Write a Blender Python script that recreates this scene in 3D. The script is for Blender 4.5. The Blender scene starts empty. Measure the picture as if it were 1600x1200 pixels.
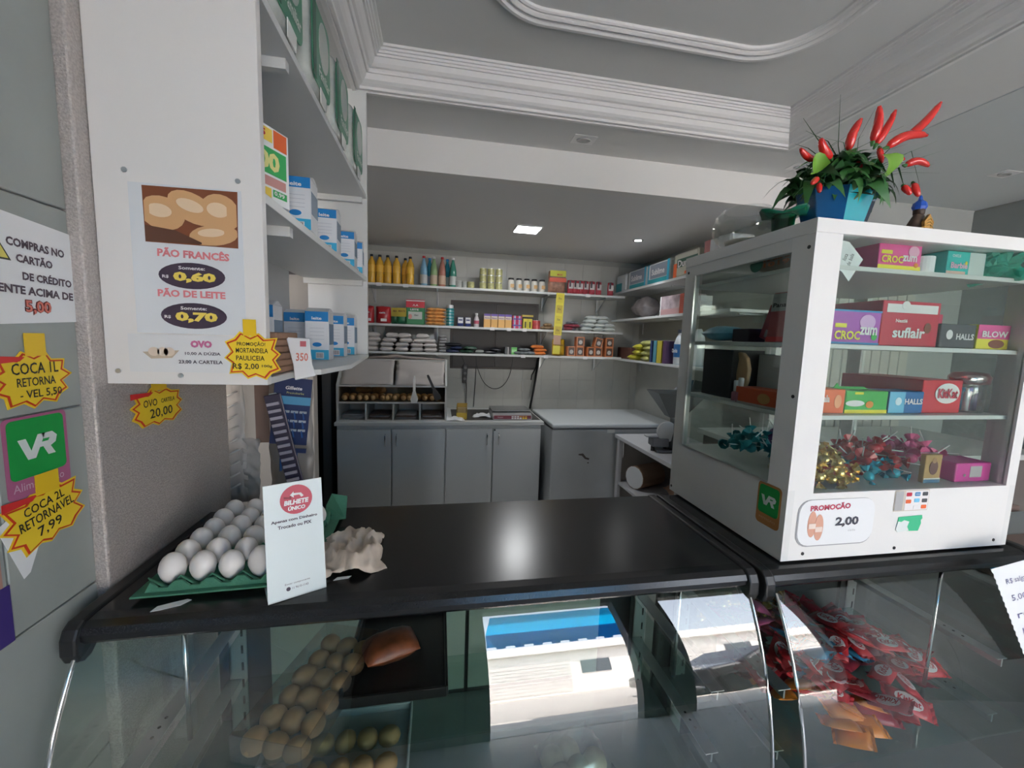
import bpy, math, random
from math import sin, cos, pi, radians as rad
from mathutils import Vector, Matrix, Euler
random.seed(7)
S = bpy.context.scene
COL = S.collection
# ---------------------------------------------------------------- camera
cam_d = bpy.data.cameras.new('camera'); cam = bpy.data.objects.new('camera', cam_d); COL.objects.link(cam)
cam_d.sensor_fit = 'HORIZONTAL'; cam_d.sensor_width = 36.0; cam_d.lens = 631.46 / 1600 * 36.0
cam_d.clip_start = .02; cam_d.clip_end = 200
_yaw, _pit, _rol = 0.180959, 0.1080026, 0.032939
_f = Vector((sin(_yaw)*cos(_pit), cos(_yaw)*cos(_pit), -sin(_pit))); _r = Vector((cos(_yaw), -sin(_yaw), 0)); _u = _r.cross(_f)
_r2 = _r*cos(_rol) + _u*sin(_rol); _u2 = _u*cos(_rol) - _r*sin(_rol)
cam.matrix_world = Matrix.Translation((0, 0, 1.6)) @ Matrix((_r2, _u2, -_f)).transposed().to_4x4()
S.camera = cam
# ---------------------------------------------------------------- light and exposure
w = bpy.data.worlds.new('sky'); S.world = w; w.use_nodes = True
nt = w.node_tree; bg = nt.nodes['Background']
sky = nt.nodes.new('ShaderNodeTexSky'); sky.sky_type = 'NISHITA'; sky.sun_disc = False
sky.sun_elevation = rad(52); sky.sun_rotation = rad(20); sky.air_density = 1.0; sky.dust_density = 3.0; sky.ozone_density = 1.0
hs = nt.nodes.new('ShaderNodeHueSaturation'); hs.inputs['Saturation'].default_value = .45; nt.links.new(sky.outputs[0], hs.inputs['Color']); nt.links.new(hs.outputs[0], bg.inputs['Color']); bg.inputs['Strength'].default_value = SKY_STRENGTH = .95
def light(name, kind, loc, energy, **k):
    d = bpy.data.lights.new(name, kind); d.energy = energy
    for a, b in k.items(): setattr(d, a, b)
    o = bpy.data.objects.new(name, d); COL.objects.link(o); o.location = loc; return o
sun = light('sun', 'SUN', (0, 0, 20), 17, angle=rad(.6), color=(1, .93, .86))
sun.rotation_euler = Vector((.22, -.42, -1.0)).to_track_quat('-Z', 'Y').to_euler()
S.view_settings.view_transform = 'Standard'; S.view_settings.look = 'None'
S.view_settings.gamma = 1; S.view_settings.use_curve_mapping = False; S.view_settings.exposure = 1.22
c = S.cycles
c.max_bounces = 8; c.diffuse_bounces = 4; c.glossy_bounces = 4; c.transmission_bounces = 6; c.transparent_max_bounces = 24
c.caustics_reflective = False; c.caustics_refractive = False; c.sample_clamp_indirect = 6
c.use_denoising = True
# daylight coming in at the open shop front (sky portal)
pl = light('shopfront_daylight', 'AREA', (1.9, -2.25, 1.3), 1, shape='RECTANGLE', size=3.2, size_y=2.3, color=(.93, .97, 1))
pl.rotation_euler = (rad(90), 0, 0); pl.data.cycles.is_portal = True
# ---------------------------------------------------------------- materials
MATS = {}
def M(name, col, rough=.5, metal=0., alpha=1., trans=0., emit=None, noise=0., scale=40., bump=0., coat=0., var=0.):
    if name in MATS: return MATS[name]
    m = bpy.data.materials.new(name); m.use_nodes = True; t = m.node_tree; b = t.nodes['Principled BSDF']
    b.inputs['Base Color'].default_value = (*col, 1); b.inputs['Roughness'].default_value = rough
    b.inputs['Metallic'].default_value = metal; b.inputs['Alpha'].default_value = alpha
    b.inputs['Transmission Weight'].default_value = trans; b.inputs['Coat Weight'].default_value = coat
    if emit: b.inputs['Emission Color'].default_value = (*col, 1); b.inputs['Emission Strength'].default_value = emit
    if noise or bump or var:
        tc = t.nodes.new('ShaderNodeTexCoord'); n = t.nodes.new('ShaderNodeTexNoise'); n.inputs['Scale'].default_value = scale
        n.inputs['Detail'].default_value = 4; t.links.new(tc.outputs['Object'], n.inputs['Vector'])
        if noise:
            r = t.nodes.new('ShaderNodeValToRGB'); r.color_ramp.elements[0].position = .3; r.color_ramp.elements[1].position = .7
            r.color_ramp.elements[0].color = (*[max(0, x*(1-noise)) for x in col], 1)
            r.color_ramp.elements[1].color = (*[min(1, x*(1+noise)) for x in col], 1)
            t.links.new(n.outputs[0], r.inputs[0]); t.links.new(r.outputs[0], b.inputs['Base Color'])
        if bump:
            bp = t.nodes.new('ShaderNodeBump'); bp.inputs['Strength'].default_value = bump; bp.inputs['Distance'].default_value = .01
            t.links.new(n.outputs[0], bp.inputs['Height']); t.links.new(bp.outputs[0], b.inputs['Normal'])
    MATS[name] = m; return m
def glass(name, tint, k=1.0, rough=0.02, base=0.0):
    """thin pane: clear tinted transmission with a Fresnel mirror on top"""
    if name in MATS: return MATS[name]
    m = bpy.data.materials.new(name); m.use_nodes = True; t = m.node_tree; t.nodes.clear()
    o = t.nodes.new('ShaderNodeOutputMaterial'); mx = t.nodes.new('ShaderNodeMixShader'); tr = t.nodes.new('ShaderNodeBsdfTransparent')
    gl = t.nodes.new('ShaderNodeBsdfGlossy'); fr = t.nodes.new('ShaderNodeLayerWeight'); fr.inputs['Blend'].default_value = .5
    pw = t.nodes.new('ShaderNodeMath'); pw.operation = 'POWER'; pw.inputs[1].default_value = 5; t.links.new(fr.outputs['Facing'], pw.inputs[0])
    mu = t.nodes.new('ShaderNodeMath'); mu.operation = 'MULTIPLY_ADD'; mu.inputs[1].default_value = .9; mu.inputs[2].default_value = .04*k+base; mu.use_clamp = True
    tr.inputs[0].default_value = (*tint, 1); gl.inputs['Roughness'].default_value = rough; gl.inputs[0].default_value = (1, 1, 1, 1)
    t.links.new(pw.outputs[0], mu.inputs[0]); t.links.new(mu.outputs[0], mx.inputs[0]); t.links.new(tr.outputs[0], mx.inputs[1])
    t.links.new(gl.outputs[0], mx.inputs[2]); t.links.new(mx.outputs[0], o.inputs[0])
    MATS[name] = m; return m
def glitter():
    m = bpy.data.materials.new('glitter_paint'); m.use_nodes = True; t = m.node_tree; b = t.nodes['Principled BSDF']
    tc = t.nodes.new('ShaderNodeTexCoord'); v = t.nodes.new('ShaderNodeTexVoronoi'); v.inputs['Scale'].default_value = 320
    n = t.nodes.new('ShaderNodeTexNoise'); n.inputs['Scale'].default_value = 260; n.inputs['Detail'].default_value = 5
    r = t.nodes.new('ShaderNodeValToRGB'); r.color_ramp.elements[0].color = (.40, .36, .335, 1); r.color_ramp.elements[1].color = (.54, .49, .46, 1)
    r.color_ramp.elements[0].position = .35; r.color_ramp.elements[1].position = .65
    bp = t.nodes.new('ShaderNodeBump'); bp.inputs['Strength'].default_value = .6; bp.inputs['Distance'].default_value = .0016
    for q in (v, n): t.links.new(tc.outputs['Object'], q.inputs['Vector'])
    t.links.new(n.outputs[0], r.inputs[0]); t.links.new(r.outputs[0], b.inputs['Base Color'])
    ad = t.nodes.new('ShaderNodeMath'); t.links.new(n.outputs[0], ad.inputs[0]); t.links.new(v.outputs[0], ad.inputs[1])
    t.links.new(ad.outputs[0], bp.inputs['Height']); t.links.new(bp.outputs[0], b.inputs['Normal'])
    b.inputs['Roughness'].default_value = .32; b.inputs['Metallic'].default_value = .15
    return m
WHITE = M('white_laminate', (.74, .74, .72), .35)
WHITE2 = M('white_board', (.80, .79, .77), .4)
SHELFW = M('shelf_white', (.66, .67, .66), .4)
PAINT = M('ceiling_paint', (.70, .70, .685), .7, noise=.02, scale=3)
MOULD = M('plaster_moulding', (.80, .79, .78), .5)
ALCW = M('alcove_wall_tile', (.50, .50, .46), .35, noise=.05, scale=6)
ALCG = M('alcove_grout', (.40, .40, .37), .8)
TILE = M('grey_wall_tile', (.33, .36, .34), .3, noise=.07, scale=7)
GROUT = M('grout_grey', (.25, .26, .25), .8)
FLOORM = M('floor_tile_grey', (.52, .51, .49), .4, noise=.1, scale=5)
BLACK = M('black_granite', (.012, .012, .013), .24, noise=.3, scale=900)
BLACKP = M('black_plastic', (.015, .015, .016), .35)
DARK = M('painted_dark_room', (.02, .02, .022), .8)
CHROME = M('chrome', (.75, .75, .74), .18, 1)
STEEL = M('galvanised_steel', (.55, .57, .57), .38, .8)
ALU = M('aluminium', (.8, .8, .78), .3, .9)
PAPER = M('white_paper', (.82, .83, .84), .6)
CARD = M('cardboard', (.33, .20, .12), .8, noise=.1, scale=20)
YEL = M('tag_yellow', (.88, .62, .03), .5)
YEL2 = M('tape_yellow', (.85, .55, .02), .4)
RED = M('print_red', (.62, .04, .04), .45)
REDT = M('text_red', (.55, .08, .09), .5)
PINKT = M('text_pink_red', (.72, .22, .24), .5)
BLK = M('print_black', (.02, .018, .02), .5)
PURP = M('print_dark_purple', (.055, .035, .06), .5)
GLITTER = glitter()
GL_FRONT = glass('counter_front_glass', (.84, .89, .87), 1.8, 0.0, .02)
GL_PANE = glass('clear_pane', (.90, .94, .92), 1.0, 0.02)
GL_SHELF = glass('glass_shelf', (.80, .90, .87), 1.0, 0.02)
GL_CLEAR = glass('clear_glass_ware', (.93, .94, .93), 1.3, .03, .02)
GL_GREEN = glass('green_glass_ware', (.10, .45, .28), 1.3, .03, .03)
PLAST = glass('clear_plastic', (.90, .90, .92), 1.8, .18, .06)
def C(name, r, g, b, rough=.45, **k): return M(name, (r, g, b), rough, **k)
# ---------------------------------------------------------------- mesh builder
class G:
    def __init__(s): s.v = []; s.f = []; s.m = []; s.k = 0
    def add(s, vs, fs, m=0, T=None):
        o = len(s.v)
        for p in vs: s.v.append(tuple(T @ Vector(p)) if T else tuple(p))
        for f in fs: s.f.append(tuple(i+o for i in f)); s.m.append(m)
        return s
    def box(s, x0, x1, y0, y1, z0, z1, m=0, T=None):
        v = [(x, y, z) for z in (z0, z1) for y in (y0, y1) for x in (x0, x1)]
        return s.add(v, [(0, 2, 3, 1), (4, 5, 7, 6), (0, 1, 5, 4), (2, 6, 7, 3), (0, 4, 6, 2), (1, 3, 7, 5)], m, T)
    def lathe(s, prof, n=16, cx=0, cy=0, m=0, T=None, cap=True, sx=1, sy=1):
        vs = []; fs = []
        for r, z in prof:
            for i in range(n): a = 2*pi*i/n; vs.append((cx+r*sx*cos(a), cy+r*sy*sin(a), z))
        for j in range(len(prof)-1):
            for i in range(n): k = (i+1) % n; fs.append((j*n+i, j*n+k, (j+1)*n+k, (j+1)*n+i))
        if cap: fs.append(tuple(range(n))[::-1]); fs.append(tuple(range((len(prof)-1)*n, len(prof)*n)))
        return s.add(vs, fs, m, T)
    def tube(s, pts, r, n=6, m=0, flat=1.0):
        P = [Vector(p) for p in pts]; R = r if isinstance(r, (list, tuple)) else [r]*len(P); vs = []; fs = []
        for i, p in enumerate(P):
            d = (P[min(i+1, len(P)-1)] - P[max(i-1, 0)]).normalized()
            a = d.cross(Vector((0, 0, 1))) if abs(d.z) < .95 else d.cross(Vector((0, 1, 0))); a.normalize(); b = d.cross(a)
            for k in range(n): t = 2*pi*k/n; vs.append(p + a*cos(t)*R[i] + b*sin(t)*R[i]*flat)
        for j in range(len(P)-1):
            for i in range(n): k = (i+1) % n; fs.append((j*n+i, j*n+k, (j+1)*n+k, (j+1)*n+i))
        fs.append(tuple(range(n))[::-1]); fs.append(tuple(range((len(P)-1)*n, len(P)*n)))
        return s.add(vs, fs, m)
    def prism(s, pts, y0, y1, m=0, T=None):
        """2D outline in (x, z) thickened from y0 to y1"""
        n = len(pts); v = [(x, y0, z) for x, z in pts] + [(x, y1, z) for x, z in pts]
        f = [tuple(range(n)), tuple(range(n, 2*n))[::-1]] + [(i, i+n, (i+1) % n+n, (i+1) % n) for i in range(n)]
        return s.add(v, f, m, T)
    def hprism(s, pts, z0, z1, m=0, T=None):
        n = len(pts); v = [(x, y, z0) for x, y in pts] + [(x, y, z1) for x, y in pts]
        f = [tuple(range(n))[::-1], tuple(range(n, 2*n))] + [(i, (i+1) % n, (i+1) % n+n, i+n) for i in range(n)]
        return s.add(v, f, m, T)
    def pillow(s, sx, sy, sz, T=None, m=0, n=7, k=6, p=2.5, wr=.0, seed=0, crimp=.0):
        """flat-lying soft bag centred at the origin, full size sx, sy, sz"""
        R = random.Random(seed); top = []; bot = []
        for j in range(k+1):
            for i in range(n+1):
                u = -1+2*i/n; v = -1+2*j/k; e = max(0, (1-abs(u)**p)*(1-abs(v)**p))**.5
                h = e*(1+wr*R.uniform(-1, 1)); ou = u*(1-.05*v*v+wr*.12*R.uniform(-1, 1)); ov = v*(1-.06*u*u+wr*.12*R.uniform(-1, 1))
                top.append((ou*sx/2, ov*sy/2, h*sz/2+.0005)); bot.append((ou*sx/2, ov*sy/2, -h*sz/2*.92-.0005))
        N = (n+1)*(k+1); fs = []
        for j in range(k):
            for i in range(n):
                a = j*(n+1)+i; fs.append((a, a+1, a+n+2, a+n+1)); fs.append((N+a, N+a+n+1, N+a+n+2, N+a+1))
        rim = [i for i in range(n+1)] + [(j+1)*(n+1)-1 for j in range(1, k+1)] + [k*(n+1)+i for i in range(n-1, -1, -1)] + [j*(n+1) for j in range(k-1, 0, -1)]
        for q in range(len(rim)): a, b = rim[q], rim[(q+1) % len(rim)]; fs.append((b, a, N+a, N+b))
        return s.add(top+bot, fs, m, T)
    def make(s, name, mat, parent=None, bevel=0, smooth=False, seg=2, loc=None):
        me = bpy.data.meshes.new(name); me.from_pydata(s.v, [], s.f)
        for x in (mat if isinstance(mat, (list, tuple)) else [mat]): me.materials.append(x)
        me.polygons.foreach_set('material_index', s.m)
        if smooth: me.polygons.foreach_set('use_smooth', [True]*len(s.f))
        me.update(); o = bpy.data.objects.new(name, me); COL.objects.link(o)
        if parent: o.parent = parent
        if loc: o.location = loc
        if bevel:
            b = o.modifiers.new('bevel', 'BEVEL'); b.width = bevel; b.segments = seg; b.limit_method = 'ANGLE'; b.angle_limit = rad(50)
        return o
def thing(name, label, cat, loc=(0, 0, 0), rz=0, group=None, rx=0, ry=0):
    o = bpy.data.objects.new(name, None); COL.objects.link(o); o.empty_display_size = .02
    o.location = loc; o.rotation_euler = (rx, ry, rz); o['label'] = label; o['category'] = cat
    if group: o['group'] = group
    return o
def tag(o, label, cat, group=None):
    o['label'] = label; o['category'] = cat
    if group: o['group'] = group
    return o
def struct(name, g, mat, **k):
    o = g.make(name, mat, **k)
    o['kind'] = 'structure'
    return o
def kids(o): return KIDS.get(o.name, []) or list(o.children)
KIDS = {}
def dup(root, loc, label, rz=None, rx=None, ry=None, group=None, scale=None, mat=None):
    r = root.copy(); COL.objects.link(r); r.location = loc; r['label'] = label
    e = root.rotation_euler; r.rotation_euler = (e.x if rx is None else rx, e.y if ry is None else ry, e.z if rz is None else rz)
    if group: r['group'] = group
    if scale: r.scale = scale if isinstance(scale, tuple) else (scale,)*3
    for ch in list(root.children):
        c_ = ch.copy(); COL.objects.link(c_); c_.parent = r
        for g_ in list(ch.children):
            d_ = g_.copy(); COL.objects.link(d_); d_.parent = c_
    return r
def plate(parent, name, x0, x1, z0, z1, y, mat, th=.0006):
    return G().box(x0, x1, y-th, y, z0, z1).make(name, mat, parent)
TXT = {}
def text(parent, s_, cx, cz, w_, h_, mat, y=-.001, bold=.0, name='lettering', rot=0, shear=0):
    key = (s_, bold, shear)
    if key not in TXT:
        cu = bpy.data.curves.new('t', 'FONT'); cu.body = s_; cu.offset = bold; cu.resolution_u = 2; cu.extrude = 0; cu.shear = shear
        cu.align_x = 'CENTER'; cu.align_y = 'CENTER'
        ob = bpy.data.objects.new('t', cu); COL.objects.link(ob); dg = bpy.context.evaluated_depsgraph_get()
        me = bpy.data.meshes.new_from_object(ob.evaluated_get(dg)); bpy.data.objects.remove(ob); bpy.data.curves.remove(cu)
        TXT[key] = ([tuple(v.co) for v in me.vertices], [tuple(p.vertices) for p in me.polygons]); bpy.data.meshes.remove(me)
    vs, fs = TXT[key]
    xs = [v[0] for v in vs]; ys = [v[1] for v in vs]
    if not xs: return None
    x0, x1, y0, y1 = min(xs), max(xs), min(ys), max(ys)
    ca, sa = cos(rot), sin(rot); out = []
    for v in vs:
        a = ((v[0]-x0)/(x1-x0)-.5)*w_; b = ((v[1]-y0)/(y1-y0)-.5)*h_
        out.append((cx+a*ca-b*sa, y, cz+a*sa+b*ca))
    g = G(); g.add(out, fs); return g.make(name, mat, parent)
def ordn(i): return ['first', 'second', 'third', 'fourth', 'fifth', 'sixth', 'seventh', 'eighth', 'ninth', 'tenth', 'eleventh', 'twelfth', 'thirteenth', 'fourteenth', 'fifteenth', 'sixteenth', 'seventeenth', 'eighteenth', 'nineteenth', 'twentieth'][i]
def ell(cx, cz, a, b, n=28): return [(cx+a*cos(2*pi*i/n), cz+b*sin(2*pi*i/n)) for i in range(n)]
def rrect(cx, cz, w_, h_, r, n=5):
    o = []
    for qx, qz, a0 in ((1, 1, 0), (-1, 1, 90), (-1, -1, 180), (1, -1, 270)):
        for i in range(n+1): a = rad(a0+90*i/n); o.append((cx+qx*(w_/2-r)+r*cos(a), cz+qz*(h_/2-r)+r*sin(a)))
    return o
def fprint(parent, name, pts, y, mat, th=.0005):
    return G().prism(pts, y-th, y).make(name, mat, parent)
HALF = pi/2
# ================================================================ the setting
g = G().box(-1.0, 3.95, -2.4, 4.3, -.1, 0); fl = struct('floor', g, FLOORM)
# left wall: big grey porcelain tiles with recessed joints
wl = struct('wall_left', G().box(-.80, -.606, -2.4, .80, 0, 2.9), GROUT)
tb = {}
for r_ in range(-4, 6):
    z0 = 1.147+.32*r_; z1 = z0+.317
    z0 = max(z0, 0.002); z1 = min(z1, 2.63)
    if z1-z0 < .02: continue
    y0 = .66 - .30*(r_ % 2 == 0) - .6*6 + .3
    while y0 < .80:
        a, b = max(y0, -2.39), min(y0+.597, .803)
        if b-a > .02: G().box(-.607, -.600, a, b, z0, z1).make('tile', TILE, wl, bevel=.0012, seg=1)
        y0 += .6
struct('wall_glitter_left', G().box(-.82, -.58, .803, 1.24, 0, 2.63), GLITTER, bevel=.004)
struct('wall_recess_left', G().box(-1.0, -.90, 1.24, 2.2, 0, 2.63), C('recess_wall', .36, .34, .31, .7))
struct('wall_partition_left', G().box(-.90, -.572, 2.0, 2.06, 0, 1.86), C('beige_partition', .42, .39, .35, .7))
struct('wall_partition_post', G().box(-.90, -.62, 2.07, 2.2, 0, 2.5), C('partition_post_dark', .10, .09, .09, .7))
# store room beyond, left of the alcove: unlit darkness painted into the wall colour
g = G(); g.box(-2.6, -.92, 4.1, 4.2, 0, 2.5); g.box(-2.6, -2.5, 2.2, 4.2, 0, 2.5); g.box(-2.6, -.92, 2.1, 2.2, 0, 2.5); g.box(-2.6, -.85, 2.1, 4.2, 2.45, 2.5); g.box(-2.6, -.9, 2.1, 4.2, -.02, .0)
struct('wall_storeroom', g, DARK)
struct('wall_alcove_left', G().box(-.95, -.88, 2.2, 4.1, 1.98, 2.45).box(-.95, -.88, 3.55, 4.1, 0, 1.98), C('alcove_side', .10, .10, .10, .7))
# back wall of the alcove: small square tiles
wb = struct('wall_back', G().box(-.95, 2.25, 4.106, 4.2, 0, 2.5), ALCG)
tile_me = None
nx, nz = 16, 13
for i in range(nx):
    for j in range(nz):
        x0 = -.94+i*.2; z0 = j*.2
        if x0 > 2.12: continue
        z1 = min(z0+.198, 2.448)
        if j < 12:
            if tile_me is None:
                o = G().box(0, .198, -.006, 0, 0, .198).make('tile', ALCW, wb); tile_me = o.data
            else:
                o = bpy.data.objects.new('tile', tile_me); COL.objects.link(o); o.parent = wb
            o.location = (x0, 4.106, z0)
struct('wall_alcove_right', G().box(2.13, 2.20, 2.236, 4.106, 0, 2.6), ALCW)
struct('ceiling_alcove', G().box(-.95, 2.2, 2.30, 4.2, 2.45, 2.5), C('alcove_ceiling_paint', .80, .80, .80, .6))
struct('wall_header', G().box(-.9, 2.085, 2.236, 2.30, 2.45, 2.66), WHITE2)
struct('wall_header_end', G().box(2.092, 2.22, 2.225, 2.30, 0, 2.63), C('pier_paint', .60, .58, .56, .6))
struct('wall_back_right', G().box(2.2, 3.80, 2.38, 2.45, 0, 2.63), C('pale_grey_tile_wall', .42, .44, .43, .35, noise=.04, scale=3))
wr = struct('wall_right', G().box(3.757, 3.9, -2.4, 2.45, 0, 2.63), GROUT)
tm = None
for j in range(6):
    for i in range(11):
        if tm is None: o = G().box(-.007, 0, 0, .437, 0, .437).make('tile', C('dark_grey_tile', .22, .24, .24, .35, noise=.05, scale=4), wr, bevel=.001, seg=1); tm = o
        else: o = tm.copy(); COL.objects.link(o)
        o.location = (3.757, -2.4+i*.44, j*.44 - .02)
# white ribbed folding door seen through the display case
fd = struct('door_1', G().box(2.42, 3.30, 2.36, 2.38, 0, 2.02), C('door_groove', .35, .34, .31, .6))
sm = None
for i in range(11):
    x0 = 2.425+i*.08
    if sm is None: sm = G().box(0, .074, -.012, 0, .01, 2.01).make('slat', C('cream_pvc', .52, .51, .46, .5), fd, bevel=.003, seg=1); o = sm
    else: o = sm.copy(); COL.objects.link(o)
    o.location = (x0, 2.36, 0)
# shop front: fascia, open bays; unseen piers added to darken the counter glass reflections
struct('wall_front_added', G().box(-.8, .42, -2.5, -2.36, 0, 2.9).box(.42, 3.9, -2.5, -2.36, 2.5, 2.9).box(3.55, 3.9, -2.5, -2.36, 0, 2.5).box(1.68, 2.15, -2.5, -2.36, 0, 2.5), C('front_wall_dark', .10, .10, .10, .7))
# ceiling with a stepped tray and plaster mouldings
X0, X1, Y0, Y1, ZC, ZI = -.363, 1.768, -1.5, 1.93, 2.63, 2.75
g = G().box(-.85, X0, -2.4, 2.30, ZC, 2.9).box(X1, 2.19, -2.4, 2.30, ZC, 2.9).box(X0, X1, Y1, 2.30, ZC, 2.9).box(X0, X1, -2.4, Y0, ZC, 2.9)
g.box(X0, X1, Y0, Y1, ZI, 2.9)
struct('ceiling', g, PAINT)
struct('ceiling_right', G().box(2.19, 3.9, -2.4, 2.45, 2.625, 2.9), C('ceiling_paint_cool', .60, .63, .63, .7))
prof = [(-.012, .0), (-.012, -.006), (.004, -.006), (.004, .004), (.010, .006), (.010, -.001), (.020, .0), (.022, .010), (.026, .012),
        (.036, .016), (.046, .026), (.052, .040), (.054, .046), (.062, .044), (.066, .050), (.066, .058), (.076, .060), (.086, .070), (.092, .084),
        (.094, .088), (.102, .087), (.104, .095), (.110, .095), (.112, .103), (.119, .103), (.121, .111), (.130, .111), (.132, .121)]
def sweep(cor, prof, z, name):
    g = G(); n = len(cor); vs = []
    for (cx, cy, dx, dy) in cor:
        for d, h in prof: vs.append((cx+dx*d, cy+dy*d, z+h))
    k = len(prof); fs = []
    for i in range(n):
        j = (i+1) % n
        for q in range(k-1): fs.append((i*k+q, i*k+q+1, j*k+q+1, j*k+q))
    g.add(vs, fs); return struct(name, g, MOULD)
sweep([(X0, Y0, 1, 1), (X0, Y1, 1, -1), (X1, Y1, -1, -1), (X1, Y0, -1, 1)], prof, ZC, 'trim_1')
ring = []
rx0, rx1, ry0, ry1, rr = .10, 1.40, -.75, 1.565, .26
for qx, qy, a0 in ((rx1-rr, ry1-rr, 0), (rx0+rr, ry1-rr, 90), (rx0+rr, ry0+rr, 180), (rx1-rr, ry0+rr, 270)):
    for i in range(13): a = rad(a0+90*i/12); ring.append((qx+rr*cos(a), qy+rr*sin(a), -cos(a), -sin(a)))
prof2 = [(0, .004), (0, -.010), (.004, -.017), (.012, -.022), (.022, -.022), (.028, -.016), (.030, -.010), (.034, -.010), (.036, -.016), (.044, -.019), (.052, -.014), (.054, -.008), (.058, -.008), (.062, -.012), (.068, -.008), (.070, .004)]
o = sweep(ring, prof2, ZI, 'trim_2')
for p in o.data.polygons: p.use_smooth = False
# recessed downlights, switched off, and the two lit lamps of the alcove
def downlight(loc, label, r=.038):
    t = thing('recessed_downlight', label, 'light', loc)
    G().box(-.060, .060, -.045, .045, -.003, 0).make('plate', MOULD, t, bevel=.002)
    G().lathe([(r*1.0, -.003), (r*1.0, -.007), (r*.8, -.008), (r*.72, -.0035), (.001, -.0035)], 20, cap=False, sy=.6).make('lens', C('lens_grey', .45, .45, .44, .3), t, smooth=True)
downlight((.713, 2.093, 2.63), 'small unlit downlight in the white ceiling band above the header')
downlight((3.13, 1.874, 2.625), 'unlit downlight in the grey ceiling at the far right')
downlight((2.0, 2.09, 2.63), 'unlit downlight half hidden behind the pepper plant')
t = thing('ceiling_panel_light', 'lit square white panel light in the alcove ceiling', 'light', (.651, 3.125, 2.45))
G().box(-.10, .10, -.10, .10, -.012, 0).make('frame', WHITE, t, bevel=.003)
G().box(-.088, .088, -.088, .088, -.0135, -.012).make('diffuser', C('lit_diffuser', 1, 1, 1, .5, emit=14), t)
lp = light('panel_light_lamp', 'AREA', (.651, 3.125, 2.43), 1.9, shape='SQUARE', size=.17, color=(.95, .98, 1)); lp.parent = None
t = thing('ceiling_spotlight', 'small round lit spotlight in the alcove ceiling by the right wall', 'light', (1.595, 3.19, 2.45))
G().lathe([(.030, 0), (.045, -.004), (.040, -.008), (.028, -.006)], 20, cap=False).make('ring', CHROME, t, smooth=True)
G().lathe([(.028, -.004), (.028, -.006)], 18).make('bulb', C('lit_bulb', 1, 1, 1, .5, emit=25), t)
light('spotlight_lamp', 'SPOT', (1.595, 3.19, 2.43), 8, spot_size=rad(75), spot_blend=.5, shadow_soft_size=.03, color=(.9, .95, 1))
# dark closed hatch in the back wall behind the shelves
wn = struct('window_1', G().box(.11, 1.0, 4.085, 4.10, 1.30, 1.975), C('hatch_frame', .10, .085, .075, .5), bevel=.003)
G().box(.13, .55, 4.079, 4.085, 1.32, 1.955).make('shutter_panel', C('hatch_panel', .055, .047, .042, .45), wn, bevel=.003)
G().box(.56, .98, 4.079, 4.085, 1.32, 1.955).make('shutter_panel', MATS['hatch_panel'], wn, bevel=.003)
# ---------------------------------------------------------------- the street (seen mirrored in the counter glass)
struct('ground_street', G().box(-30, 30, -9.6, -2.5, -.12, -.02), C('asphalt', .42, .40, .38, .9, noise=.1, scale=8))
struct('ground_pavement', G().box(-30, 30, -12, -9.6, -.12, .08).box(-30, 30, -3.9, -2.45, -.12, -.005), C('pavement', .66, .63, .58, .9, noise=.06, scale=5))
hb = thing('house_across_street', 'white low house with garage doors across the street', 'building', (0, -11, 0))
G().box(-14, 14, -4, 0, 0, 3.0).make('wall', C('street_wall_white', .82, .80, .77, .8), hb)
G().box(-14.2, 14.2, -4.2, .35, 3.0, 3.55).make('eave', C('street_eave', .85, .84, .82, .7), hb)
for i in range(6):
    x0 = -12+i*4.3
    d = G().box(x0, x0+2.6, 0, .05, .1, 2.3).make('garage_door', C('garage_grey', .62, .60, .58, .6), hb, bevel=.01)
    for k in range(9): G().box(x0+.05, x0+2.55, .05, .07, .2+k*.23, .36+k*.23).make('slat', MATS['garage_grey'], d)
    G().box(x0+2.9, x0+3.7, .0, .06, 1.3, 2.2).make('window_pane', C('street_window', .10, .12, .14, .2), hb)
aw = thing('blue_awning', 'blue canvas awning over the shop entrance', 'awning', (1.25, -3.05, 1.95))
gg = G(); n = 16
for i in range(n):
    a = -.75+1.5*i/n; gg.box(a, a+1.5/n, -.004, 0, -.02-.05*(i % 2), .30)
AWB = C('awning_blue', .0, .33, .72, .7)
_t = AWB.node_tree; _tr = _t.nodes.new('ShaderNodeBsdfTranslucent'); _tr.inputs[0].default_value = (.0, .42, .80, 1); _mx = _t.nodes.new('ShaderNodeMixShader')
_mx.inputs[0].default_value = .6; _t.links.new(_t.nodes['Principled BSDF'].outputs[0], _mx.inputs[1]); _t.links.new(_tr.outputs[0], _mx.inputs[2]); _t.links.new(_mx.outputs[0], _t.nodes['Material Output'].inputs[0])
gg.make('valance', AWB, aw)
G().add([(-.75, 0, .30), (.75, 0, .30), (.75, .55, .52), (-.75, .55, .52)], [(0, 1, 2, 3)]).make('canopy', AWB, aw)
# parked dark car
cr = thing('parked_van', 'dark parked van in the street right outside the shop', 'car', (4.75, -4.6, -.02))
out = [(-2.0, .35), (-2.0, .75), (-1.2, .92), (-.7, 1.35), (.7, 1.38), (1.4, .95), (2.0, .85), (2.05, .4), (1.6, .28), (-1.6, .28)]
G().prism(out, -.8, .8).make('body', C('car_black', .03, .03, .035, .2, coat=1), cr, bevel=.08)
G().prism([(-1.08, .92), (-.68, 1.28), (.66, 1.31), (1.25, .95)], -.81, .81).make('window', C('car_glass', .06, .07, .08, .1), cr)
for sx in (-1.3, 1.3):
    for sy in (-.82, .62): G().lathe([(.31, 0), (.31, .2)], 20, T=Matrix.Translation((sx, sy, .31)) @ Matrix.Rotation(-HALF, 4, 'X')).make('wheel', BLACKP, cr, bevel=.02)
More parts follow.
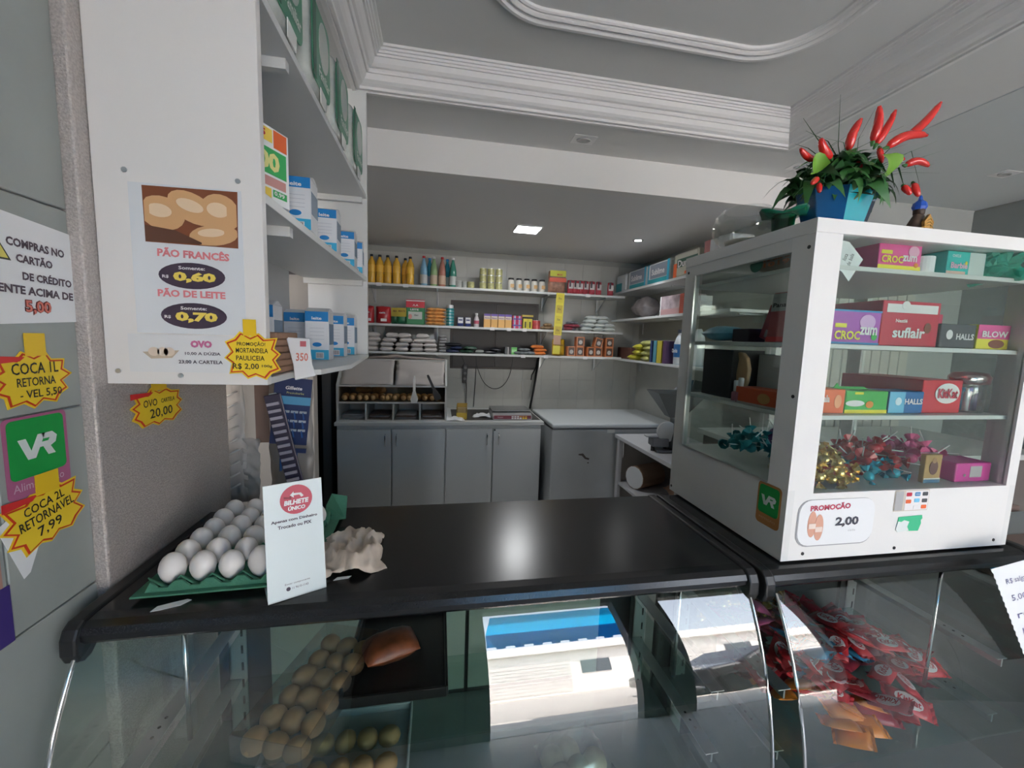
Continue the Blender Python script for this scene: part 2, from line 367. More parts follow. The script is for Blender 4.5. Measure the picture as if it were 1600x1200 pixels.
# ================================================================ glass display counters
def gy(z, off=0.0): return .594+off+.118*(max(0, z-.6)/.498)**2.6
def counter(name, label, x0, x1, off, capL=True):
    t = thing(name, label, 'display counter', ((x0+x1)/2, .9, 0)); cx = (x0+x1)/2
    def L(g, n, m, par=t, **k):
        g.v = [(a-cx, b-.9, c_) for a, b, c_ in g.v]; return g.make(n, m, par, **k)
    o_ = off*.3
    pr = [(1.122, 1.094), (1.122, 1.13), (.735+o_, 1.13), (.716+o_, 1.1285), (.705+o_, 1.122), (.700+o_, 1.112), (.701+o_, 1.102), (.708+o_, 1.094)]
    T = Matrix(((0, 1, 0, 0), (1, 0, 0, 0), (0, 0, 1, 0), (0, 0, 0, 1)))
    g = G(); g.prism(pr, x0+.01, x1-.01, T=T); L(g, 'worktop', BLACK, smooth=False)
    for k, (a, b) in enumerate(((x0-.012, x0+.012), (x1-.012, x1+.012))):
        p2 = [(1.124, 1.088), (1.124, 1.134), (.735+o_, 1.134), (.712+o_, 1.132), (.700+o_, 1.124), (.693+o_, 1.110), (.692+o_, 1.085), (.698+o_, 1.070), (.708+o_, 1.064), (.722+o_, 1.066), (.735+o_, 1.078)]
        L(G().prism(p2, a, b, T=T), 'end_cap', BLACKP, bevel=.004)
    N = 44; pts = [(gy(.30+(1.096-.30)*i/N, off), .30+(1.096-.30)*i/N) for i in range(N+1)]
    def sheet(a, b):
        g = G(); n = len(pts)
        vs = [(x, y, z) for x in (a, b) for y, z in pts]
        g.add(vs, [(i, i+1, n+i+1, n+i) for i in range(n-1)]); return g
    gp = L(sheet(x0+.004, x1-.004), 'curved_glass', GL_FRONT, smooth=True)
    for a in (x0+.004, x1-.004):
        L(G().tube([(a, y-.001, z) for y, z in pts[::2]], .0035, 6), 'chrome_edge', CHROME, smooth=True)
        side = [(y, z) for y, z in pts] + [(1.09, 1.09), (1.09, .30)]
        L(G().prism(side, a-.001, a+.001, T=T), 'end_pane', GL_PANE)
    # base box, rear frame, doors
    L(G().box(x0, x1, .60, 1.11, .03, .30), 'base_cabinet', C('counter_base_grey', .30, .31, .31, .4), bevel=.004)
    L(G().box(x0+.01, x1-.01, .62+off, 1.09, .55, .565), 'bottom_deck', C('deck_grey', .24, .255, .25, .35), bevel=.002)
    L(G().box(x0+.005, x1-.005, 1.098, 1.11, .30, 1.094), 'rear_frame', BLACKP)
    for a in (x0+.05, x1-.07):
        u = L(G().box(a, a+.040, 1.055, 1.060, .30, 1.094).box(a, a+.004, 1.055, 1.075, .30, 1.094), 'upright_rail', STEEL)
        for k in range(12): L(G().box(a+.028, a+.033, 1.0542, 1.0551, .50+k*.047, .522+k*.047), 'slot', BLACKP, u)
        for z in (.862, .712):
            ar = L(G().box(a+.010, a+.014, .70+off*.5, 1.055, z-.022, z).box(a-.004, a+.028, .70+off*.5, 1.055, z-.002, z), 'shelf_bracket', STEEL, bevel=.001)
            for k in range(3): L(G().lathe([(.003, z), (.003, z+.0006)], 8, a+.012, .76+.02*k), 'screw_hole', BLACKP, ar)
    return t, L
c1, L1 = counter('display_counter', 'black-topped curved glass display counter under the egg tray', -.565, .660, 0)
for a, b in ((-.43, -.19), (-.17, .085), (.095, .495)):
    L1(G().box(a, b, 1.085, 1.092, .58, 1.07), 'sliding_door', C('slide_door_grey', .42, .43, .39, .4), bevel=.002)
L1(G().box(-.47, .57, .68, 1.05, .862, .868), 'glass_shelf', GL_SHELF)
L1(G().box(-.47, .57, .66, 1.05, .712, .718), 'glass_shelf', GL_SHELF)
for x, y in ((-.43, .74), (.52, .74)): L1(G().tube([(x, y, 1.092), (x, y, .87)], .004, 8), 'support_rod', CHROME, smooth=True)
c2, L2 = counter('display_counter', 'curved glass display counter full of sweets under the white case', .690, 1.43, -.035)
L2(G().box(.73, 1.38, .62, 1.05, .735, .741), 'glass_shelf', GL_SHELF)
L2(G().tube([(1.20, .72, 1.092), (1.20, .72, .74)], .004, 8), 'support_rod', CHROME, smooth=True)
for a, b in ((.80, 1.08), (1.09, 1.36)):
    L2(G().box(a, b, 1.085, 1.092, .58, 1.07), 'sliding_door', C('slide_door_dark', .05, .055, .055, .3), bevel=.002)
# ---- bakery inside the first counter
t = thing('baking_tray', 'black baking tray holding a browned loaf inside the counter', 'tray', (-.08, .895, .869))
G().box(-.105, .105, -.13, .13, 0, .003).box(-.108, -.102, -.13, .13, 0, .022).box(.102, .108, -.13, .13, 0, .022).box(-.105, .105, .127, .133, 0, .022).box(-.105, .105, -.133, -.127, 0, .022).make('pan', C('tray_black', .015, .013, .012, .3, metal=.4), t, bevel=.002)
t = thing('roast_loaf', 'red-brown glazed loaf lying in the black baking tray', 'bread', (-.100, .885, .874), rad(20))
G().pillow(.12, .085, .05, T=Matrix.Translation((0, 0, .024)), wr=.08, seed=3, n=10, k=8).make('crust', C('loaf_brown', .30, .075, .025, .35, noise=.4, scale=25), t, smooth=True)
t = thing('bread_box', 'clear lidless box of small buns inside the counter', 'box', (-.235, .80, .869), rad(-18))
BX = Matrix.Identity(4)
G().box(-.065, .065, -.14, .14, 0, .002).box(-.067, -.065, -.14, .14, 0, .05).box(.065, .067, -.14, .14, 0, .05).box(-.065, .065, .138, .14, 0, .05).box(-.065, .065, -.14, -.138, 0, .05).make('box_wall', PLAST, t)
b0 = None; BUN = C('bun_crust', .46, .28, .12, .55, noise=.25, scale=18)
cs, sn = cos(rad(-18)), sin(rad(-18))
for k in range(18):
    r_ = k//3; q = k % 3; lx = -.040+q*.040; ly = -.115+r_*.046; lz = .874+.012+(.0 if k < 18 else .03)
    loc = (-.235+lx*cs-ly*sn, .80+lx*sn+ly*cs, .872)
    if b0 is None:
        b0 = thing('bread_bun', 'small golden bun, left of the first row in the clear box', 'bread', loc, .3, 'buns in the clear box')
        G().lathe([(.012, 0), (.020, .006), (.0225, .014), (.021, .022), (.015, .029), (.006, .032), (.001, .0325)], 12, cap=True, sy=1.12).make('crust', BUN, b0, smooth=True)
    else: dup(b0, loc, 'small golden bun, %s of the %s row in the clear box' % (['left', 'middle', 'right'][q], ordn(r_)), rz=random.uniform(0, 3), scale=random.uniform(.9, 1.05))
t = thing('plastic_bread_bag', 'clear plastic bag of rolls low in the counter at its right', 'bag', (.33, .82, .5655), rad(15))
G().pillow(.16, .13, .09, T=Matrix.Translation((0, 0, .046)), wr=.25, seed=5, n=10, k=8).make('film', PLAST, t, smooth=True)
for k in range(5):
    G().lathe([(.004, 0), (.024, .01), (.030, .025), (.024, .042), (.004, .05)], 12, -.045+.045*(k % 3), -.022+.045*(k//3)).make('roll', C('roll_pale', .66, .52, .34, .6, noise=.2, scale=20), t, smooth=True).location = (0, 0, .012)
t = thing('bread_tray', 'white shallow tray of cheese buns on the lower glass shelf', 'tray', (-.20, .80, .719))
G().box(-.15, .15, -.10, .10, 0, .004).box(-.15, -.145, -.1, .1, 0, .02).box(.145, .15, -.1, .1, 0, .02).box(-.15, .15, -.1, -.095, 0, .02).box(-.15, .15, .095, .1, 0, .02).make('tray', C('enamel_white', .55, .57, .56, .3), t, bevel=.002)
for k in range(12): dup(b0, (-.32+.045*(k % 6), .76+.06*(k//6), .7235), 'pale cheese bun, %s of the %s row in the low white tray' % (ordn(k % 6), ['front', 'rear'][k//6]), rz=k, scale=.95, group='buns in the low white tray')
# ---- sweets
def wrapped(name, label, mat, size=(.11, .045, .012), group=None, loc=(0, 0, 0), logo=None, lm=None):
    t = thing(name, label, 'sweet', loc, 0, group); a, b, h = size
    g = G(); g.pillow(a*.86, b, h, T=Matrix.Translation((0, 0, h/2)), n=6, k=4, p=4, wr=.06, seed=len(name)); g.make('wrapper', mat, t, smooth=True)
    g = G()
    for s_ in (-1, 1):
        xs = [s_*a*.42, s_*a*.5]
        vs = []; n = 6
        for i in range(n+1):
            v = -b/2+b*i/n
            for q, x in enumerate(xs): vs.append((x, v, h/2+.002*((i+q) % 2)))
        g.add(vs, [(2*i, 2*i+1, 2*i+3, 2*i+2) for i in range(n)])
    g.make('crimped_end', mat, t)
    if logo:
        T = Matrix.Translation((0, 0, h*1.0)) @ Matrix.Rotation(-HALF, 4, 'X')
        q = G().prism(ell(0, 0, a*.27, b*.36, 14), 0, -.0006, T=T).make('white_oval', C('logo_white', .8, .78, .78, .5), t)
        o = text(q, logo, 0, 0, a*.46, b*.34, lm, y=.0, shear=.3, bold=.02)
        o.rotation_euler = (-HALF, 0, 0); o.location = (0, 0, h+.0014)
    return t
CR = C('choc_red', .50, .02, .03, .28); CRD = C('choc_dark_red', .30, .012, .03, .3); GOLD = C('gold_foil', .80, .58, .22, .22, metal=.9)
ORG = C('wrap_orange', .80, .26, .03, .35); BLUEW = C('wrap_blue', .05, .35, .62, .3); PINKW = C('wrap_pink', .75, .12, .30, .35); PURW = C('wrap_purple', .12, .05, .16, .3)
R = random.Random(11)
def pile(x, y, cx, cy, sx, sy, h): 
    d = ((x-cx)/sx)**2+((y-cy)/sy)**2; return h*max(0, 1-d)
kk = wrapped('chocolate_bar', 'red wafer bar with white oval logo in the heap of the sweets counter', CR, logo='KitKat', lm=CR, group='red wafer bars in the sweets counter', size=(.095, .048, .012))
kk2 = wrapped('chocolate_bar', 'dark red wrapped chocolate in the heap of the sweets counter', CRD, group='dark red chocolates in the sweets counter')
kk3 = wrapped('chocolate_bar', 'orange wrapped sweet in the heap of the sweets counter', ORG, group='orange sweets in the sweets counter', size=(.075, .05, .014))
kk4 = wrapped('chocolate_bar', 'blue wrapped sweet in the heap of the sweets counter', BLUEW, group='blue sweets in the sweets counter', size=(.08, .05, .014))
kk5 = wrapped('chocolate_bar', 'pink wrapped sweet in the heap of the sweets counter', PINKW, group='pink sweets in the sweets counter', size=(.08, .05, .014))
def scat(first, n, cx, cy, sx, sy, h, z0, sc=1, tilt=.5):
    for i in range(n):
        a = R.uniform(0, 2*pi); q = R.random()**.5*.95; x = cx+sx*q*cos(a); y = cy+sy*q*sin(a)
        z = z0+pile(x, y, cx, cy, sx, sy, h)*R.uniform(.75, 1)
        k = dict(rz=R.uniform(0, 2*pi), rx=R.uniform(-tilt, tilt), ry=R.uniform(-tilt, tilt), scale=sc*R.uniform(.9, 1.08))
        if i == 0: first.location = (x, y, z); first.rotation_euler = (k['rx'], k['ry'], k['rz'])
        else: dup(first, (x, y, z), first['label'], **k)
scat(kk2, 46, 1.02, .86, .27, .19, .11, .750)
scat(kk, 46, 1.04, .80, .25, .15, .12, .765)
scat(kk3, 18, .90, .76, .13, .13, .05, .76)
scat(kk4, 9, .97, .80, .10, .10, .08, .80)
scat(kk5, 10, .90, .93, .13, .10, .10, .76)
def bonbon(name, label, mat, group, r=.013):
    t = thing(name, label, 'sweet', (0, 0, 0), 0, group)
    G().lathe([(.002, -r), (r*.7, -r*.75), (r, 0), (r*.7, r*.75), (.002, r)], 8, T=Matrix.Rotation(HALF, 4, 'Y')).make('sweet', mat, t, smooth=True)
    g = G()
    for s_ in (-1, 1):
        vs = [(s_*r*.8, 0, 0)] + [(s_*r*2.1, r*1.0*sin(a), r*1.0*cos(a)*.6+(.003 if k % 2 else -.003)) for k, a in enumerate([pi*q/4 for q in range(8)])]
        g.add(vs, [(0, i, i % 8+1) for i in range(1, 9)])
    g.make('twist', mat, t)
    return t
gb = bonbon('wrapped_bonbon', 'gold foil twist-wrapped bonbon behind the heap in the sweets counter', GOLD, 'gold bonbons in the sweets counter')
scat(gb, 30, .93, 1.00, .20, .05, .05, .80, tilt=1)
# ================================================================ white glazed display case on the second counter
cx, cy, cz = 1.067, .94, 1.135
XL, XR, YF, YB, ZT = .745, 1.392, .722, 1.16, 1.865
case = thing('display_case', 'white laminate display case with glass windows full of sweets', 'display case', (cx, cy, cz))
def K(g, n, m=WHITE, par=None, **k):
    g.v = [(a-cx, b-cy, c_-cz) for a, b, c_ in g.v]; return g.make(n, m, par or case, **k)
K(G().box(XL-.003, XR+.003, YF-.003, YB, 1.837, ZT), 'top_panel', WHITE2, bevel=.001)
K(G().box(XL+.005, XR-.005, YF+.018, YB, 1.135, 1.15), 'base_panel')
K(G().box(XL+.018, XR-.018, YF, YF+.018, 1.135, 1.288), 'front_panel', WHITE2)
K(G().box(XL, XL+.018, YF, YB, 1.135, 1.296), 'side_panel', WHITE)
K(G().box(XR-.018, XR, YF, YB, 1.135, 1.288), 'side_panel', WHITE)
K(G().box(XL+.018, XR-.018, YF+.02, YB-.01, 1.270, 1.286), 'sweets_deck')
K(G().box(XL, XL+.018, YF, YF+.055, 1.296, 1.837).box(XL+.018, XL+.065, YF, YF+.018, 1.288, 1.837), 'corner_stile', WHITE2)
K(G().box(XR-.03, XR, YF, YF+.018, 1.288, 1.837).box(XR-.018, XR, YF+.018, YF+.06, 1.288, 1.837), 'corner_stile', WHITE2)
K(G().box(XL, XL+.018, YB-.045, YB, 1.296, 1.837), 'rear_stile')
K(G().box(XR-.018, XR, YB-.045, YB, 1.288, 1.837), 'rear_stile')
K(G().box(XL, XL+.018, YF+.055, YB-.045, 1.808, 1.837), 'head_rail')
K(G().box(XL-.002, XL+.003, YB-.050, YB-.044, 1.296, 1.808).box(XL-.002, XL+.003, YF+.055, YB-.05, 1.293, 1.298), 'aluminium_bead', ALU)
for z in (1.447, 1.605, 1.772):
    K(G().box(XL+.02, XR-.02, YF+.022, YB-.02, z, z+.010), 'shelf', SHELFW, bevel=.001)
K(G().box(XL+.065, XR-.03, YF+.006, YF+.009, 1.288, 1.837), 'front_pane', GL_PANE)
K(G().box(XL+.006, XL+.009, YF+.055, YB-.045, 1.296, 1.808), 'side_pane', GL_PANE)
K(G().box(XR-.012, XR-.009, YF+.06, YB-.045, 1.296, 1.837), 'side_pane', GL_PANE)
for a, b in ((.80, 1.06), (1.07, 1.37)): K(G().box(a, b, YB-.008, YB-.004, 1.29, 1.83), 'rear_sliding_pane', glass('rear_pane', (.86, .90, .88), .8, .05, .02))
for x, z in ((.80, 1.15), (1.05, 1.148), (1.35, 1.15)): K(G().lathe([(.004, 0), (.004, .001)], 8, T=Matrix.Translation((x, YF, z)) @ Matrix.Rotation(HALF, 4, 'X')), 'screw', BLACKP)
for y, z in ((.735, 1.81), (.735, 1.50), (1.145, 1.82), (1.15, 1.15)): K(G().lathe([(.004, 0), (.004, .001)], 8, T=Matrix.Translation((XL, y, z)) @ Matrix.Rotation(-HALF, 4, 'Y')), 'screw', BLACKP)
# ---- generic carton with printed front
def carton(name, label, cat, loc, size, body, rz=0, panels=(), words_=(), ovals=(), group=None, bev=.0012, rx=0, ry=0, side=None):
    """front faces -y locally; panels (x0,x1,z0,z1,mat) and words (s,cx,cz,w,h,mat) in fractions of width/height"""
    t = thing(name, label, cat, loc, rz, group, rx, ry); a, d, h = size
    G().box(-a/2, a/2, -d/2, d/2, 0, h).make('carton', body, t, bevel=bev, seg=1)
    for k, (x0, x1, z0, z1, m) in enumerate(panels): plate(t, 'printed_panel', -a/2+x0*a, -a/2+x1*a, z0*h, z1*h, -d/2-.0002-.0003*k, m, .0004)
    for k, (x, z, rw, rh, m) in enumerate(ovals): fprint(t, 'printed_oval', ell(-a/2+x*a, z*h, rw*a, rh*h, 20), -d/2-.0010-.0004*k, m, .0004)
    for k, (s_, x, z, ww, hh, m) in enumerate(words_): text(t, s_, -a/2+x*a, z*h, ww*a, hh*h, m, y=-d/2-.0030, bold=.03)
    return t
PK = C('box_pink', .80, .10, .34, .4); MG = C('box_magenta', .55, .06, .35, .4); PUR = C('box_purple', .42, .10, .48, .4); LY = C('logo_yellow', .88, .78, .06, .4); WH = C('logo_white', .8, .78, .78, .5)
TEAL = C('box_teal', .02, .50, .46, .4); OR = C('box_orange', .85, .16, .05, .4); GRN = C('box_green', .05, .45, .08, .4); BLU = C('box_blue', .03, .25, .55, .4); RB = C('box_red', .55, .03, .06, .4); GRY = C('box_dark_grey', .07, .075, .085, .35); LB = C('light_blue', .18, .55, .80, .4)
Y1, Y2_, Y3, Y4 = 1.783, 1.616, 1.458, 1.287
carton('sweets_box', 'pink chewing sweet box on the top shelf of the display case', 'box', (1.002, .865, Y1), (.116, .22, .060), PK, 0, [(.0, 1, 0, .16, LY), (0, 1, .9, 1, LY), (.05, .3, .55, .68, LY)], [('CROC', .30, .36, .50, .26, LY), ('zum', .70, .42, .34, .22, WH)], [(.80, .68, .13, .2, C('splash_pink', .85, .45, .62, .4)), (.88, .2, .05, .09, ORG)])

t = thing('paper_roll', 'white paper roll on the top shelf of the display case', 'roll', (1.087, .775, Y1))
G().lathe([(.0245, 0), (.0245, .036)], 24).make('roll', PAPER, t, bevel=.001)
carton('doll_sweets_box', 'teal sticker-gum box with pink name on the top case shelf', 'box', (1.188, .780, Y1), (.110, .05, .052), TEAL, 0, [(.0, .58, .12, .95, TEAL), (.58, 1, .02, .98, C('portrait_pale', .55, .62, .60, .5)), (0, .5, .0, .14, C('skin_pink', .75, .5, .42, .5))], [('Barbie', .30, .38, .44, .26, C('name_pink', .85, .45, .60, .4)), ('CHICLE', .2, .78, .22, .12, WH)], [(.5, .5, .03, .09, LY)])
t = thing('tulle_bundle', 'crumpled green tulle net on the top case shelf', 'fabric', (1.288, .775, Y1))
g = G()
for k in range(9): g.pillow(.07+.01*(k % 3), .05, .03, T=Matrix.Translation((-.02+.022*(k % 3), R.uniform(-.02, .02), .018+.013*(k//3))) @ Euler((R.uniform(-1, 1), R.uniform(-1, 1), k), 'XYZ').to_matrix().to_4x4(), wr=.5, seed=k, n=8, k=6)
g.make('net', C('tulle_green', .03, .42, .30, .6, alpha=.62), t)
t = thing('hanging_card', 'white folded card hanging inside the case behind the left stile', 'card', (.838, .745, 1.782), 0)
t.scale = (1.2, 1, 1.2)
G().prism([(-.03, .045), (.012, .04), (.045, .012), (.020, -.028), (.004, -.012), (-.03, 0)], -.0005, .0005).make('card', PAPER, t)
text(t, 'lista\nde bala', .012, .012, .022, .020, BLK, y=-.0008, rot=1.25)
carton('sweets_box', 'purple grape chewing sweet box on the second case shelf', 'box', (.920, .805, Y2_), (.132, .08, .076), PUR, 0, [(0, 1, 0, .06, BLU), (0, 1, .95, 1, BLU), (.07, .3, .48, .60, LY)], [('CROC', .32, .26, .52, .26, LY), ('zum', .74, .40, .36, .24, WH)], [(.72, .66, .16, .22, C('splash_lilac', .70, .42, .72, .4)), (.88, .25, .06, .12, GRN)])
carton('chocolate_box', 'big red chocolate box with white strip on the second case shelf', 'box', (1.069, .865, Y2_), (.164, .20, .102), RB, 0, [(.07, .95, .74, .93, WH)], [('Nestlé', .32, .56, .2, .08, WH), ('suflair', .47, .30, .56, .24, WH)], [(.8, .42, .06, .12, C('choc_brown', .22, .06, .03, .5)), (.38, .9, .07, .1, WH)])
carton('cough_drops_box', 'red-topped cough drop display box behind the grey one', 'box', (1.217, .86, Y2_), (.10, .05, .085), C('box_cherry', .62, .04, .12, .4), 0, [(.2, .85, .86, 1, GRY)], [('HALLS', .6, .62, .62, .2, WH)])
carton('cough_drops_box', 'dark grey cough drop box on the second case shelf', 'box', (1.213, .79, Y2_), (.106, .05, .056), GRY, 0, [], [('HALLS', .66, .48, .5, .26, WH)], [(.24, .55, .09, .2, WH)])
carton('gum_box', 'yellow and pink bubblegum box at the right of the second case shelf', 'box', (1.322, .815, Y2_), (.10, .10, .058), LY, 0, [(.0, 1, .42, 1, PK)], [('BLOW', .5, .62, .8, .26, WH)], [(.6, .22, .25, .18, C('choc_brown', .22, .06, .03, .5))])
carton('sweets_box', 'orange sweets box at the left of the third case shelf', 'box', (.879, .805, Y3), (.070, .08, .055), OR, 0, [], [('Bala', .2, .62, .34, .3, WH)], [(.72, .5, .14, .28, C('orange_print', .9, .4, .2, .4))])
t = carton('sweets_box', 'bright green sweets box with white pill panel on the third case shelf', 'box', (.975, .805, Y3), (.118, .08, .052), GRN, 0, [(0, 1, 0, .16, LY), (.2, .4, .85, .95, LY)], [], [(.22, .45, .22, .14, WH), (.56, .40, .09, .16, ORG)])
G().prism([(-.052, .050), (-.040, .066), (-.034, .058), (.036, .058), (.054, .051), (.052, .049)], .0, .002).make('torn_lid', GRN, t)
carton('cough_drops_box', 'blue cough drop box on the third case shelf', 'box', (1.088, .795, Y3), (.100, .06, .052), C('box_halls_blue', .02, .16, .42, .4), 0, [(0, .45, .02, .98, LB)], [('HALLS', .68, .55, .52, .26, WH)], [(.26, .55, .09, .18, C('ice_white', .75, .88, .95, .4))])
carton('chocolate_box', 'red wafer chocolate box with white oval on the third case shelf', 'box', (1.199, .87, Y3), (.120, .20, .080), C('box_red_bright', .62, .03, .05, .4), 0, [], [('KitKat', .62, .60, .50, .30, RB)], [(.62, .60, .31, .31, WH)])
t = thing('lidded_tub', 'clear tub with red lid holding gum tubes, third case shelf', 'tub', (1.317, .795, Y3))
G().lathe([(.040, 0), (.042, .070), (.040, .072)], 20, sy=.7).make('tub', PLAST, t, smooth=True)
G().lathe([(.046, .071), (.047, .088), (.040, .098), (.010, .102)], 20, sy=.75).make('lid', glass('red_plastic', (.75, .06, .12), 1, .2, .3), t, smooth=True)
for k in range(5): G().lathe([(.006, .003), (.006, .050), (.003, .052), (.003, .060)], 8, -.026+.013*k, (-1)**k*.008).make('gum_tube', [PINKW, WH, LB, PURW, PINKW][k], t, smooth=True)
t = thing('dark_bottle_box', 'dark green box at the back of the third case shelf', 'box', (.965, 1.08, Y3)); G().box(-.05, .05, -.02, .02, 0, .125).make('carton', C('box_bottle_green', .03, .06, .055, .4), t, bevel=.01)
# bottom deck: bonbons, lollipops, holy card, pink tin
gb2 = bonbon('wrapped_bonbon', 'gold foil bonbon in the heap on the case bottom', GOLD, 'gold bonbons on the case bottom', .0125)
scat(gb2, 62, .905, .805, .085, .050, .060, Y4+.014, tilt=1.2)
rb2 = bonbon('wrapped_bonbon', 'red foil bonbon in the heap on the case bottom', C('foil_red', .55, .08, .10, .25, metal=.5), 'red bonbons on the case bottom', .0125)
scat(rb2, 12, .905, .785, .08, .030, .02, Y4+.014, tilt=1.2)
bb2 = bonbon('wrapped_bonbon', 'blue and pink wrapped bonbon beside the gold ones on the case bottom', C('foil_blue', .03, .40, .55, .25, metal=.3), 'blue bonbons on the case bottom', .013)
scat(bb2, 16, 1.06, .810, .075, .05, .02, Y4+.014, tilt=1.2)
def lolly(label, mat, group):
    t = thing('lollipop', label, 'lollipop', (0, 0, 0), 0, group)
    G().lathe([(.001, -.014), (.010, -.010), (.014, 0), (.010, .010), (.001, .014)], 10).make('candy', mat, t, smooth=True)
    G().tube([(0, 0, .010), (0, 0, .056)], .0015, 6).make('stick', WH, t)
    G().lathe([(.013, .004), (.004, .015), (.016, .027)], 8, cap=False).make('wrapper', mat, t)
    return t
for lb, m_, g_, n_, c_ in (('red', CR, 'red lollipops', 20, (1.10, .86)), ('pink', PINKW, 'pink lollipops', 22, (1.26, .88)), ('purple', PURW, 'purple lollipops', 26, (1.00, .98)), ('teal', C('lolly_teal', .02, .22, .25, .35), 'teal lollipops', 24, (.875, .98))):
    l = lolly(lb+' wrapped lollipop with white stick on the case bottom', m_, g_+' on the case bottom')
    scat(l, n_, c_[0], c_[1], .105, .08, .055, Y4+.018, tilt=1.7)
t = carton('holy_card', 'small upright card with a brown print on the case bottom', 'card', (1.188, .765, Y4), (.050, .012, .070), C('card_ochre', .50, .30, .12, .5), 0, [(0, 1, 0, .12, C('card_blue', .10, .22, .35, .5)), (0, 1, .13, .17, WH)], [], [(.5, .55, .26, .26, C('print_robe', .16, .06, .05, .5)), (.5, .80, .13, .10, C('print_face', .40, .22, .12, .5))])
t = thing('money_tin', 'magenta tin with grey label on the case bottom right', 'tin', (1.31, .79, Y4))
G().box(-.056, .056, -.035, .035, 0, .048).make('tin', C('tin_magenta', .72, .06, .36, .35), t, bevel=.003); plate(t, 'label', -.012, .025, .012, .040, -.0352, C('label_grey', .5, .46, .46, .6)); G().lathe([(.004, 0), (.004, .002)], 8, T=Matrix.Translation((-.03, -.035, .018)) @ Matrix.Rotation(HALF, 4, 'X')).make('lock', CHROME, t)
# seen through the left window (things that face -x are turned a quarter)
LX = .80
t = thing('bread_bag', 'clear bag with orange print on the top case shelf, seen through the side', 'bag', (LX+.005, .86, Y1), -HALF)
G().pillow(.16, .06, .046, T=Matrix.Translation((0, 0, .024)), wr=.1, seed=4, n=8, k=6).make('bag', C('bag_cream', .50, .42, .34, .45), t, smooth=True)
for k, (s_, z) in enumerate((('MASSAS', .030), ('1019', .016))): text(t, s_, .015, z, .075, .011, C('text_orange', .55, .17, .06, .5), y=-.034, bold=.03)
fprint(t, 'green_dot', ell(-.045, .022, .02, .018), -.034, C('dot_green', .06, .22, .16, .5))
t = thing('blue_shoe_bag', 'blue and white packet lying on the second case shelf by the side window', 'packet', (LX+.02, 1.06, Y2_+.001), -HALF)
G().pillow(.13, .07, .042, T=Matrix.Translation((0, 0, .022)), wr=.1, seed=9, n=9, k=6).make('packet', C('packet_blue', .10, .32, .45, .35, noise=.5, scale=14), t, smooth=True)
carton('small_dark_box', 'small black box on the second case shelf by the side window', 'box', (LX+.01, .955, Y2_), (.06, .05, .034), C('box_black_violet', .03, .02, .04, .4), -HALF)
carton('battery_pack', 'red and silver battery blister card on the second case shelf', 'battery pack', (LX-.005, .825, Y2_), (.095, .014, .118), C('blister_red', .45, .10, .10, .35), -HALF, [(0, 1, .62, .98, C('blister_silver', .38, .40, .40, .35)), (0, 1, .0, .10, RED)], [('Panasonic', .5, .74, .86, .09, BLK)], rx=rad(-6))
carton('battery_pack', 'plain red blister card leaning behind the battery pack', 'battery pack', (LX+.015, .885, Y2_), (.075, .010, .085), C('blister_red2', .35, .07, .09, .35), -HALF, [(.2, .8, .08, .3, C('blister_grey', .3, .28, .3, .3))], ry=rad(20))
carton('black_box', 'large black box on the third case shelf by the side window', 'box', (LX+.05, 1.055, Y3), (.125, .10, .135), C('box_matt_black', .012, .013, .018, .5), -HALF)
t = thing('hairbrush', 'tan wooden hairbrush standing on the third case shelf', 'brush', (LX+.02, .975, Y3), -HALF)
G().prism([(.0, .0), (.012, .02), (.024, .055), (.026, .085), (.016, .115), (0, .128), (-.020, .130), (-.014, .11), (-.020, .07), (-.014, .03)], -.006, .006).make('back', C('wood_tan', .50, .32, .18, .5), t, bevel=.004)
t = thing('nail_polish', 'small pink nail polish bottle with silver cap on the third case shelf', 'bottle', (LX-.02, .93, Y3))
G().lathe([(.011, 0), (.0115, .026), (.006, .030)], 14).make('bottle', C('polish_pink', .45, .16, .22, .15), t, smooth=True); G().lathe([(.0065, .030), (.007, .062), (.005, .064)], 14).make('cap', C('cap_silver', .7, .7, .7, .3), t, smooth=True)
t = dup(t, (LX-.012, .957, Y3), 'second nail polish bottle, dark red, left of the pink one', scale=.85)
carton('white_panel_box', 'white box standing behind the orange box on the third case shelf', 'box', (LX+.09, .90, Y3), (.16, .04, .125), C('box_white_soft', .62, .64, .64, .4), -HALF)
carton('biscuit_box', 'long orange box with green dot on the third case shelf by the side window', 'box', (LX, .855, Y3), (.16, .06, .042), C('box_orange_red', .66, .10, .04, .4), -HALF, [(0, 1, 0, .12, C('strip_grey', .5, .42, .38, .5))], [], [(.92, .5, .07, .38, C('dot_green2', .05, .30, .08, .5)), (.6, .5, .12, .3, C('biscuit_tan', .60, .30, .10, .5))])
t = thing('gold_sweets_net', 'net of white and gold bonbons by the side window on the case bottom', 'net bag', (LX+.01, .80, Y4+.001))
for k in range(20): G().lathe([(.001, -.008), (.007, -.004), (.008, .002), (.001, .008)], 7, R.uniform(-.022, .03), R.uniform(-.04, .05)).make('bonbon', C('bonbon_pale', .60, .56, .38, .3, metal=.3), t, smooth=True).location = (0, 0, .010+R.uniform(0, .035))
